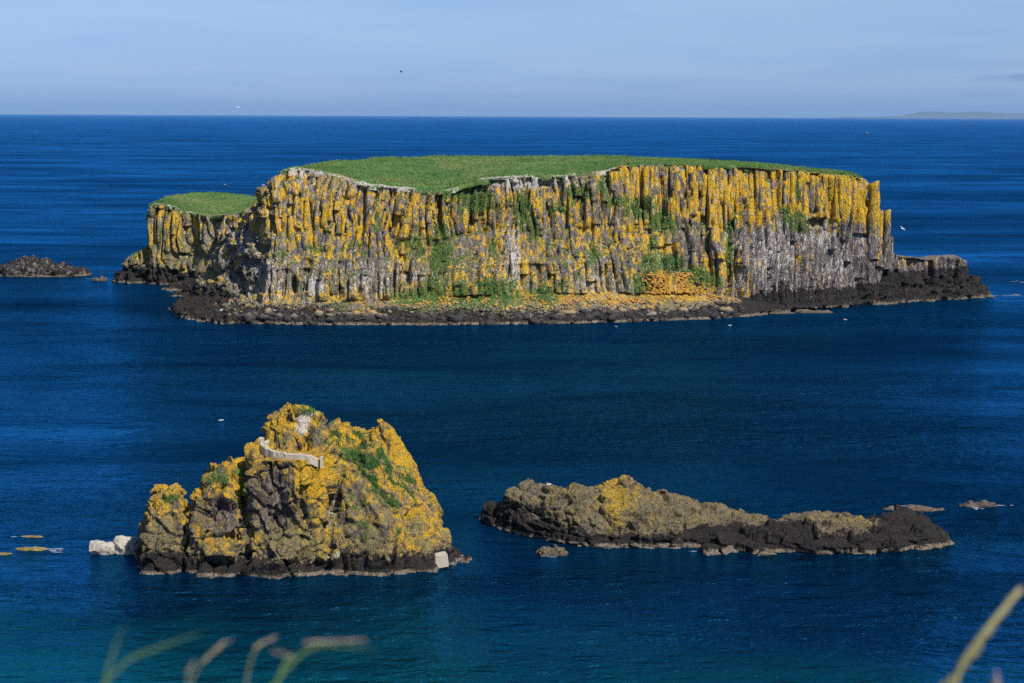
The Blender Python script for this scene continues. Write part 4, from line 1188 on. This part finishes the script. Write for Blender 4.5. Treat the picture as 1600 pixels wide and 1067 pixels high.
# ------------------------------------------------------------------ smaller rocks, each a thing of its own
def small_rock(name, px0, px1, pytop, pyw, ratio, mat, label, cat, seed, sub=5, attrs=None, lumps=3, dis=.22, boxy=False):
    c = sea_at(.5 * (px0 + px1), pyw)
    sc = c[1] / FPX
    L = (px1 - px0) * sc / 2
    Wd = L * ratio
    zt = W(.5 * (px0 + px1), pytop, c[1] + Wd)[2]
    bm = bmesh.new(); bmesh.ops.create_icosphere(bm, subdivisions=sub, radius=1.0)
    V = np.array([v.co[:] for v in bm.verts]); F = np.array([[v.index for v in f.verts] for f in bm.faces]); bm.free()
    r = np.random.default_rng(seed)
    prof = (.62 + .38 * vnoise(V[:, 0] * lumps + seed, V[:, 1] * 1.2, V[:, 0] * 0, seed)) if not boxy else .9 + .1 * V[:, 0] * (1 if seed % 2 else -1)
    V = np.sign(V) * np.abs(V) ** ((.55 if boxy else .85), (.55 if boxy else .85), .7)
    V[:, :2] *= (1 + .3 * (0 if boxy else 1) * fbm(V[:, 0] * 2 + seed, V[:, 1] * 2, V[:, 0] * 0, 3, seed + 2))[:, None]
    z = V[:, 2]
    P = np.stack([V[:, 0] * L, V[:, 1] * Wd, np.where(z > 0, z * zt * prof, z * 1.2)], 1)
    s = min(L, 4) * (.6 if boxy else .35)
    f1, f2, h, tl = voro3(P[:, 0] / s + seed, P[:, 1] / s, P[:, 2] / s, seed)
    if boxy:
        for _ in range(14):
            n_ = r.normal(size=3); n_ /= np.linalg.norm(n_); sc3 = np.array([L, Wd, zt]); c_ = r.uniform(.62, .9)
            q_ = (P / sc3) @ n_
            P = P - np.outer(np.clip(q_ - c_, 0, None), n_) * sc3
    N = vnormals(P, F)
    dd = dis * zt * ((h - .5) * 1.0 + 1.6 * tl + np.minimum((f2 - f1), .3)) + dis * .6 * zt * fbm(P[:, 0] / s * 1.8, P[:, 1] / s * 1.8, P[:, 2] / s * 1.8, 3, seed)
    P = P + N * dd[:, None]
    if attrs:
        Nn = vnormals(P, F)
    me = new_mesh(name, P, F)
    if attrs: set_attrs(me, attrs(P, Nn))
    o = link(name, me, mat)
    o.location = (c[0], c[1] + Wd, 0)
    return tag(o, label, cat)
def dark_attrs(P, N):
    z = P[:, 2]; n1 = fbm(P[:, 0] / 2, P[:, 1] / 2, z / 2, 3, 77)
    return dict(lichen=0 * z, turf=0 * z, guano=.08 + 0 * z, wet_or_shade=.62 + .2 * n1, barnacle=sstep(1.2, .3, z) * .9, pale=.3 + .2 * n1, earth=0 * z)
def tan_attrs(P, N):
    z = P[:, 2]; n1 = fbm(P[:, 0] / 2, P[:, 1] / 2, z / 2, 3, 78)
    return dict(lichen=.05 + 0 * z, turf=0 * z, guano=.18 + 0 * z, wet_or_shade=.25 + .2 * n1, barnacle=.45 + .3 * n1, pale=.5 + .2 * n1, earth=0 * z)
small_rock('dark_skerry', -60, 134, 399, 433, .35, M_island, 'low black peaked skerry at the left edge beyond the big island', 'skerry', 3, attrs=dark_attrs, lumps=2.4)
small_rock('sea_rock', 143, 165, 432, 440, .6, M_brown, 'tiny brown rock just right of the black peaked skerry', 'rock', 4, 4)
small_rock('sea_rock', 838, 886, 850, 868, .5, M_skerry, 'small pale brown rock awash in front of the long low islet', 'rock', 5, attrs=tan_attrs)
small_rock('sea_rock', 1386, 1473, 788, 798, .25, M_skerry, 'flat pale rock awash behind the dark end of the long islet', 'rock', 6, attrs=tan_attrs)
small_rock('sea_rock', 1500, 1556, 780, 792, .3, M_brown, 'flat brown rock awash farthest right beyond the long islet', 'rock', 7)
small_rock('pale_rock', 134, 178, 841, 866, .6, M_lime, 'wedge-shaped pale limestone rock, leftmost beside the sea stack', 'rock', 8, dis=.10, boxy=True)
small_rock('pale_rock', 171, 214, 835, 866, .55, M_lime, 'blocky pale limestone rock, middle of the three beside the sea stack', 'rock', 9, dis=.10, boxy=True)
small_rock('pale_rock', 208, 236, 836, 863, .6, M_lime, 'pale limestone rock touching the left foot of the sea stack', 'rock', 10, dis=.10, boxy=True)
small_rock('weedy_reef', 20, 72, 854, 860, .4, M_reef, 'larger yellow weedy reef awash left of the pale rocks', 'reef', 11, 4, dis=.3)
small_rock('weedy_reef', 33, 66, 836, 839, .4, M_reef, 'smaller yellow weedy reef awash behind the larger reef', 'reef', 12, 4, dis=.3)
small_rock('weedy_reef', -18, 16, 863, 866, .4, M_reef, 'yellow weedy reef awash cut by the left edge', 'reef', 13, 4, dis=.3)
low = [(1245, 1300, 483, 490), (1195, 1240, 486, 491), (1130, 1190, 487, 494), (292, 320, 482, 489), (300, 330, 470, 477)]
names = ['flat tan rock awash below the eastern cliff, rightmost of three', 'flat tan rock awash below the eastern cliff, middle of three', 'flat tan rock awash below the eastern cliff, leftmost of three',
         'low tan rock awash at the western end of the boulder shore', 'low tan rock awash in the cove west of the boulder shore']
for i, (a, b, c_, d_) in enumerate(low):
    small_rock('shore_rock', a, b, c_, d_, .3, M_skerry, names[i], 'rock', 20 + i, 4, attrs=tan_attrs, lumps=4)

# ------------------------------------------------------------------ thin wash of foam round the rocks
def foam():
    r = random.Random(31); V = []; F = []
    for (px, py, w, h, n) in ((1575, 462, 26, 1.2, 7), (1590, 441, 16, .8, 4), (1548, 463, 10, .8, 3), (1405, 791, 16, 1.5, 5), (1530, 793, 14, 1.2, 4), (1570, 789, 20, .8, 3), (1310, 475, 12, .6, 4),
                              (60, 858, 26, 2, 5), (90, 859, 22, 1.5, 4), (20, 838, 20, 1, 3), (138, 436, 10, .6, 3), (283, 457, 8, .6, 3), (866, 868, 16, 1.2, 3), (1090, 860, 20, .8, 4), (1470, 852, 10, .8, 3)):
        for _ in range(n):
            c = sea_at(px + r.gauss(0, w * .5), py + r.gauss(0, h)); sc = c[1] / FPX
            a, b = w * sc * r.uniform(.15, .5), h * sc * r.uniform(1.0, 3.0)
            i0 = len(V); V.append((c[0], c[1], .06))
            m = 14
            for k in range(m):
                t = k / m * math.tau; q = r.uniform(.5, 1.15)
                V.append((c[0] + a * q * math.cos(t), c[1] + b * q * math.sin(t), .015))
            F += [(i0, i0 + 1 + k, i0 + 1 + (k + 1) % m) for k in range(m)]
    o = link('foam', new_mesh('foam', V, F), simple_rock('sea_foam', (0.30, 0.36, 0.42), (0.10, 0.16, 0.24), (0.42, 0.46, 0.5), .5, .05))
    tag(o, 'thin pale wash of foam round the rocks awash', kind='stuff')
foam()

# ------------------------------------------------------------------ far land on the horizon
def far_land():
    xs = np.linspace(1330, 1760, 90)
    Yd = 140000.
    top = np.interp(xs, [1330, 1400, 1430, 1450, 1465, 1500, 1520, 1540, 1550, 1600, 1680, 1760], [184, 183, 181.5, 177.5, 175, 177, 177.5, 175, 176.5, 178.5, 176, 180])
    rows = []
    for y, f in ((Yd, 0.), (Yd + 1500, .6), (Yd + 4000, 1.), (Yd + 9000, 1.05), (Yd + 12000, 0)):
        row = []
        for x, t in zip(xs, top):
            p = W(x, t, Yd + 4000)
            row.append((p[0], y, max(p[2], 4) * f - (40 if f == 0 else 0) + 12 * f * math.sin(x * .7 + f * 9)))
        rows.append(row)
    V = np.array([p for q in rows for p in q]); n = len(xs)
    F = np.array([(j * n + i, j * n + i + 1, (j + 1) * n + i + 1, (j + 1) * n + i) for j in range(4) for i in range(n - 1)])
    o = link('distant_hills', new_mesh('distant_hills', V, F), simple_rock('far_heath', (0.09, 0.10, 0.08), (0.13, 0.13, 0.10), (0.07, 0.09, 0.06), 900, .05), None, True)
    return tag(o, 'faint blue far hills on the horizon', None, kind='structure')
far_land()
# ------------------------------------------------------------------ gulls
M_gull = simple_rock('gull_feathers', (0.80, 0.80, 0.78), (0.72, 0.72, 0.71), (0.55, 0.56, 0.58), .2, .01)
M_gwing = simple_rock('gull_mantle', (0.42, 0.44, 0.47), (0.36, 0.38, 0.41), (0.50, 0.51, 0.53), .2, .01)
M_dark = simple_rock('dark_plumage', (0.035, 0.033, 0.035), (0.06, 0.055, 0.055), (0.02, 0.02, 0.02), .2, .01)
def bird_body(sc, mat):
    R = []
    prof = [(-.30, .01, .02), (-.22, .04, .02), (-.10, .085, .0), (.03, .10, .0), (.13, .08, .02), (.19, .05, .06), (.24, .055, .08), (.29, .04, .08), (.33, .015, .07), (.38, .006, .06)]
    for (x, q, z) in prof:
        R.append([(x * sc, q * math.cos(a) * sc, (z + q * math.sin(a)) * sc) for a in np.linspace(0, math.tau, 8, endpoint=False)])
    v, f = loft(R)
    m = bpy.data.meshes.new('body'); m.from_pydata(v, [], f); m.update()
    m.polygons.foreach_set('use_smooth', [True] * len(m.polygons)); m.materials.append(mat)
    return m
def bird_wing(sc, side, spread, mat):
    V, F = [], []
    if spread:
        st = [(0, .10, -.10, 0), (.22, .12, -.07, .08), (.42, .08, -.05, .10), (.62, -.04, -.10, .05), (.72, -.14, -.15, .01)]
        for (y, x0, x1, z) in st:
            for (x, dz) in ((x0, .008), ((x0 + x1) / 2, .02), (x1, .002), ((x0 + x1) / 2, -.008)):
                V.append((x * sc, side * (y + .05) * sc, (z + .04 + dz) * sc))
    else:
        st = [(.12, .04, .02, .085), (.0, .075, .01, .10), (-.15, .06, .03, .075), (-.33, .015, .03, .03)]
        for (x, hh, z, y) in st:
            for (dz, dy) in ((hh, -.01), (0, .02), (-hh * .7, 0), (0, -.02)):
                V.append((x * sc, side * (y + dy) * sc, (z + dz + .01) * sc))
    n = len(st)
    for i in range(n - 1):
        for k in range(4):
            a, b = i * 4 + k, i * 4 + (k + 1) % 4
            F.append((a, b, b + 4, a + 4))
    F += [(3, 2, 1, 0), tuple(range(4 * n - 4, 4 * n))]
    m = bpy.data.meshes.new('wing'); m.from_pydata(V, [], F); m.update(); m.materials.append(mat)
    return m
BIRD = {}
for key, sc, mb, mw in (('gull', 1.15, M_gull, M_gwing), ('dark', 1.3, M_dark, M_dark)):
    BIRD[key, 'body'] = bird_body(sc, mb)
    for sp in (0, 1):
        for side in (-1, 1):
            BIRD[key, sp, side] = bird_wing(sc, side, sp, mw)
def bird(name, loc, rz, key, spread, label, group=None, roll=0.0, scale=1.0):
    e = empty(name, loc, label, 'bird', group)
    e.rotation_euler = (roll, 0, rz); e.scale = (scale,) * 3
    for nm, m in (('body', BIRD[key, 'body']), ('wing', BIRD[key, spread, -1]), ('wing', BIRD[key, spread, 1])):
        o = bpy.data.objects.new(nm, m); col.objects.link(o); o.parent = e
    return e
def sea_bird(px, py, rz, label, sc=1.0):
    p = sea_at(px, py); return bird('seagull', (p[0], p[1], .08), rz, 'gull', 0, label, scale=sc)
sea_bird(345, 657, .4, 'white gull floating on open water left of the sea stack summit', 1.2)
sea_bird(963, 512, 2.0, 'white gull floating just off the middle of the boulder shore', 1.3)
sea_bird(1140, 510, .2, 'white gull floating just off the right end of the boulder shore', 1.3)
sea_bird(1190, 493, 1.2, 'white gull floating close under the eastern cliff', 1.3)
sea_bird(1321, 501, 2.8, 'white gull floating off the sheer eastern end of the big island', 1.3)
def fly(px, py, Y, rz, roll, label, key='gull', sc=1.0):
    p = W(px, py, Y); return bird('seagull' if key == 'gull' else 'seabird', tuple(p), rz, key, 1, label, None, roll, sc)
fly(1410, 358, 470, .5, .5, 'white gull in flight against the sea right of the rock pillars', sc=1.3)
fly(411, 290, 470, .4, -.4, 'white gull in flight left of the big island top', sc=1.2)
fly(351, 289, 480, 2.4, .5, 'white gull in flight above the western headland', sc=1.2)
fly(372, 169, 460, 1.0, .4, 'white gull in flight just above the horizon', sc=1.1)
fly(627, 113, 330, 2.9, .25, 'dark bird in flight against the open sky', 'dark', .75)
p = W(857, 756, 222); bird('seagull', (p[0], p[1], p[2] - .05), .6, 'gull', 0, 'white gull perched on the left shoulder of the long low islet')
p = W(1327, 806, 221); bird('seagull', (p[0], p[1], p[2] - .08), 2.2, 'gull', 0, 'white gull perched on the right part of the long low islet')
rr = random.Random(21)
for i in range(9):
    u = rr.uniform(318, 440); X = (u - 800) / FPX * 448
    Yf = float(stn(1, X)); Y = Yf + rr.uniform(1, 12)
    bird('seagull', (X, Y, beach_z(X, Y) + .75), rr.uniform(0, 6.28), 'gull', 0, 'white gull resting among dark boulders at the western end of the shore', 'gulls resting on the boulder shore', scale=rr.uniform(1.0, 1.35))

# ------------------------------------------------------------------ far boats
M_hull = simple_rock('boat_hull', (0.02, 0.035, 0.07), (0.03, 0.045, 0.09), (0.015, 0.02, 0.03), 2, .01, .5)
M_cabin = simple_rock('boat_cabin', (0.25, 0.26, 0.28), (0.2, 0.2, 0.22), (0.3, 0.3, 0.3), 2, .01, .6)
def boat(px, py, L, label):
    p = sea_at(px, py)
    e = empty('fishing_boat', (p[0], p[1], 0), label, 'boat')
    R = []
    for f, w, zt in ((-.5, .7, .16), (-.2, 1, .13), (.15, 1, .14), (.38, .6, .19), (.5, .06, .25)):
        x = f * L; b = .13 * L * w; zt *= L
        R.append([(x, -b, zt), (x, -b * .7, -.4), (x, b * .7, -.4), (x, b, zt)])
    v, f = loft(R); m = bpy.data.meshes.new('hull'); m.from_pydata(v, [], f); m.update(); link('hull', m, M_hull, e)
    o = e.children[-1]; o.matrix_parent_inverse = Matrix.Identity(4)
    R = [[(x * L, y * L * .09, z * L) for (x, y) in ((-.12 + k, -1), (.12, -1), (.12, 1), (-.12 + k, 1))] for z, k in ((.1, 0), (.24, .0), (.34, .03))]
    v, f = loft(R); m = bpy.data.meshes.new('cabin'); m.from_pydata(v, [], f); m.update(); link('cabin', m, M_cabin, e).matrix_parent_inverse = Matrix.Identity(4)
    R = [[(-.2 * L + .012 * L * math.cos(a), .012 * L * math.sin(a), z * L) for a in np.linspace(0, math.tau, 6, endpoint=False)] for z in (.12, .55)]
    v, f = loft(R); m = bpy.data.meshes.new('mast'); m.from_pydata(v, [], f); m.update(); link('mast', m, M_cabin, e).matrix_parent_inverse = Matrix.Identity(4)
boat(1128, 197.5, 19, 'tiny dark fishing boat far out near the horizon, left of two')
boat(1355, 211, 17, 'tiny dark fishing boat far out on the sea, right of two')

# ------------------------------------------------------------------ clifftop under the camera and its long grass
xs = np.linspace(-3, 3, 40); ys = np.linspace(-3, 2.6, 40)
Xg, Yg = np.meshgrid(xs, ys)
Zg = HCAM - 1.15 - .10 * Yg - .35 * np.clip(Yg - 1.6, 0, None) ** 2 + .05 * fbm(Xg.ravel() * 2, Yg.ravel() * 2, Xg.ravel() * 0, 3, 601).reshape(Xg.shape)
top = np.stack([Xg.ravel(), Yg.ravel(), Zg.ravel()], 1)
_, Fg = grid_sheet(xs, ys, 0)
b0 = len(top); fr_ = np.arange(40) + 39 * 40
foot_ = np.stack([xs, ys[-1] + .5 + 0 * xs, -2 + 0 * xs], 1)
Fc = np.stack([fr_[:-1], fr_[1:], b0 + np.arange(1, 40), b0 + np.arange(39)], 1)
tag(link('clifftop', new_mesh('clifftop', np.concatenate([top, foot_]), np.concatenate([Fg, Fc])), turf_material('clifftop_turf', .12), None, True),
    'grassy clifftop under the viewpoint', None, kind='structure')
M_blade = blade_material('fresh_blade', (0.075, 0.17, 0.04), (0.12, 0.21, 0.06))
M_dry = blade_material('dry_stem', (0.38, 0.33, 0.15), (0.30, 0.28, 0.12))
M_seed = blade_material('seed_head', (0.42, 0.33, 0.22), (0.34, 0.27, 0.20))
M_bud = blade_material('purple_bud', (0.40, 0.30, 0.42), (0.34, 0.26, 0.36))
def ground_z(x, y):
    return HCAM - 1.15 - .10 * y - .35 * max(y - 1.6, 0) ** 2 - .05
def curve_pts(P, n=14):
    P = [Vector(p) for p in P]
    out = []
    for i in range(n + 1):                                    # Bezier of any degree
        t = i / n; Q = P[:]
        while len(Q) > 1: Q = [Q[j].lerp(Q[j + 1], t) for j in range(len(Q) - 1)]
        out.append(Q[0])
    return out
def tube(name, pts, radii, mat, parent, ns=7, flat=1.0):
    R = []
    for i, p in enumerate(pts):
        tg = (pts[min(i + 1, len(pts) - 1)] - pts[max(i - 1, 0)]).normalized()
        a = tg.cross(Vector((0, 1, 0))).normalized(); b = tg.cross(a).normalized()
        q = radii[i] if isinstance(radii, list) else radii
        R.append([tuple(p + a * q * math.cos(t) + b * q * flat * math.sin(t)) for t in np.linspace(0, math.tau, ns, endpoint=False)])
    v, f = loft(R)
    m = bpy.data.meshes.new(name); m.from_pydata(v, [], f); m.update()
    return link(name, m, mat, parent, True)
def stalk(name, root_px, pts_px, Y, width_px, mat, label, seed_px=None, seed_w=14, seed_mat=None, head='spike', blade=False):
    """stem or blade rising out of the clifftop turf; pts are where it passes, at distance Y"""
    P = [W(a, b, Y + dy) for (a, b, dy) in pts_px]
    dz_ = max(P[1][2] - P[0][2], .004)
    rx = P[0][0] - (P[1][0] - P[0][0]) / dz_ * (P[0][2] - ground_z(0, Y)) * .3
    base = Vector((rx, Y - .12, ground_z(rx, Y - .12)))
    e = empty(name, tuple(base), label, 'grass')
    mmpx = Y / FPX
    Q = [base, base.lerp(Vector(P[0]), .6)] + [Vector(p) for p in P]
    pts = []
    for a, b in zip(Q[:-1], Q[1:]):
        for k in range(6): pts.append(a.lerp(b, k / 6))
    pts.append(Q[-1])
    for _ in range(3): pts = [pts[0]] + [(pts[i - 1] + pts[i] * 2 + pts[i + 1]) / 4 for i in range(1, len(pts) - 1)] + [pts[-1]]
    n = len(pts); w = width_px * mmpx / 2
    rd = [w * (1 if not blade else (1.0 if i < n * .6 else max(.08, 1 - (i - n * .6) / (n * .4)))) for i in range(n)]
    tube('leaf' if blade else 'stem', pts, rd, mat, e, 7, .25 if blade else 1.0)
    if seed_px:
        A, B = [Vector(W(a, b, Y + dy)) for (a, b, dy) in seed_px]
        rr = random.Random(root_px)
        N_ = 60 if head == 'spike' else 14
        Vs, Fs, c = [], [], 0
        for i in range(N_):
            f = i / N_; p = A.lerp(B, f); s = seed_w * mmpx / 2 * (1 - .35 * f)
            o = Vector((rr.uniform(-1, 1), rr.uniform(-1, 1), rr.uniform(-1, 1))) * s * .55
            ax = ((B - A).normalized() + Vector((rr.uniform(-.5, .5), rr.uniform(-.5, .5), rr.uniform(-.5, .5)))).normalized() * s * 1.3
            sd = ax.cross(Vector((.3, 1, .2))).normalized() * s * .4; s2 = ax.cross(sd).normalized() * s * .4
            q = p + o
            for v in (q - ax, q + sd, q + s2, q - sd, q - s2, q + ax): Vs.append(tuple(v))
            Fs += [(c, c + 1, c + 2), (c, c + 2, c + 3), (c, c + 3, c + 4), (c, c + 4, c + 1), (c + 5, c + 2, c + 1), (c + 5, c + 3, c + 2), (c + 5, c + 4, c + 3), (c + 5, c + 1, c + 4)]
            c += 6
        m = bpy.data.meshes.new('seed_head'); m.from_pydata(Vs, [], Fs); m.update()
        link('seed_head', m, seed_mat or M_seed, e)
    return e
stalk('grass_stalk', 1440, [(1490, 1050, 0), (1540, 985, 0), (1594, 920, .02)], 1.5, 9, M_dry, 'blurred tall straw-coloured grass stalk with long seed spike at the right', [(1478, 1075, 0), (1594, 918, .02)], 19, M_dry)
stalk('grass_stalk', 1560, [(1556, 1082, 0), (1557, 1060, 0)], 1.5, 4, M_dry, 'blurred purple bud just showing beside the tall right-hand grass stalk', [(1556, 1078, 0), (1558, 1052, 0)], 17, M_bud, 'bud')
stalk('wild_grass', 150, [(163, 1060, 0), (180, 1010, 0), (193, 978, 0)], 1.4, 4, M_blade, 'blurred upright pale green blade, leftmost of the grass', blade=True)
stalk('wild_grass', 120, [(185, 1034, 0), (245, 1012, 0), (318, 986, .02)], 1.4, 4, M_blade, 'blurred slanting green blade beside the leftmost upright blade', blade=True)
stalk('grass_stalk', 300, [(298, 1062, 0), (318, 1030, 0), (352, 1000, .02)], 1.6, 2, M_dry, 'blurred thin stem with pink-tan seed spikelets right of the slanting blade', [(322, 1028, 0), (362, 996, .02)], 7.5, M_seed, 'loose')
stalk('grass_stalk', 285, [(292, 1060, 0), (302, 1035, 0)], 1.6, 2, M_dry, 'blurred thin stem with one low pale spikelet below the pink-tan one', [(293, 1048, 0), (306, 1030, 0)], 7.5, M_seed, 'loose')
stalk('grass_stalk', 380, [(385, 1050, 0), (400, 1010, 0), (430, 994, .02)], 1.6, 2, M_dry, 'blurred thin stem with two small tan spikelets at centre left', [(398, 1010, 0), (434, 993, .02)], 7.5, M_seed, 'loose')
stalk('wild_grass', 420, [(433, 1062, 0), (448, 1030, 0), (462, 1016, .02)], 1.5, 5, M_blade, 'blurred short green blade with a tan tip below the two spikelets', [(428, 1016, 0), (462, 1028, .01)], 7.5, M_seed, 'loose', blade=True)
stalk('wild_grass', 440, [(462, 1022, 0), (505, 1006, 0), (590, 1015, .02)], 1.5, 4.5, M_blade, 'blurred level green blade topped by a long tan seed head', [(480, 1003, 0), (572, 999, .02)], 7.5, M_seed, 'spike', blade=True)

# ------------------------------------------------------------------ the air
def haze():
    bm = bmesh.new(); bmesh.ops.create_cube(bm, size=1)
    x0, x1, y0, y1, z0, z1 = -190000, 190000, -5000, 180000, -120, 900
    for v in bm.verts:
        v.co = Vector((x1 if v.co.x > 0 else x0, y1 if v.co.y > 0 else y0, z1 if v.co.z > 0 else z0))
    m = bpy.data.meshes.new('haze'); bm.to_mesh(m); bm.free()
    t = bpy.data.materials.new('sea_air'); t.use_nodes = True
    nt = t.node_tree
    for n in list(nt.nodes): nt.nodes.remove(n)
    o = nt.nodes.new('ShaderNodeOutputMaterial'); v = nt.nodes.new('ShaderNodeVolumePrincipled')
    v.inputs['Color'].default_value = (0.36, 0.62, 1.0, 1); v.inputs['Density'].default_value = HAZE
    v.inputs['Anisotropy'].default_value = 0.0
    nt.links.new(v.outputs[0], o.inputs['Volume'])
    h = link('haze', m, t)
    tag(h, 'thin blue sea haze in the air', None, kind='stuff')
HAZE = 0.75e-5
haze()
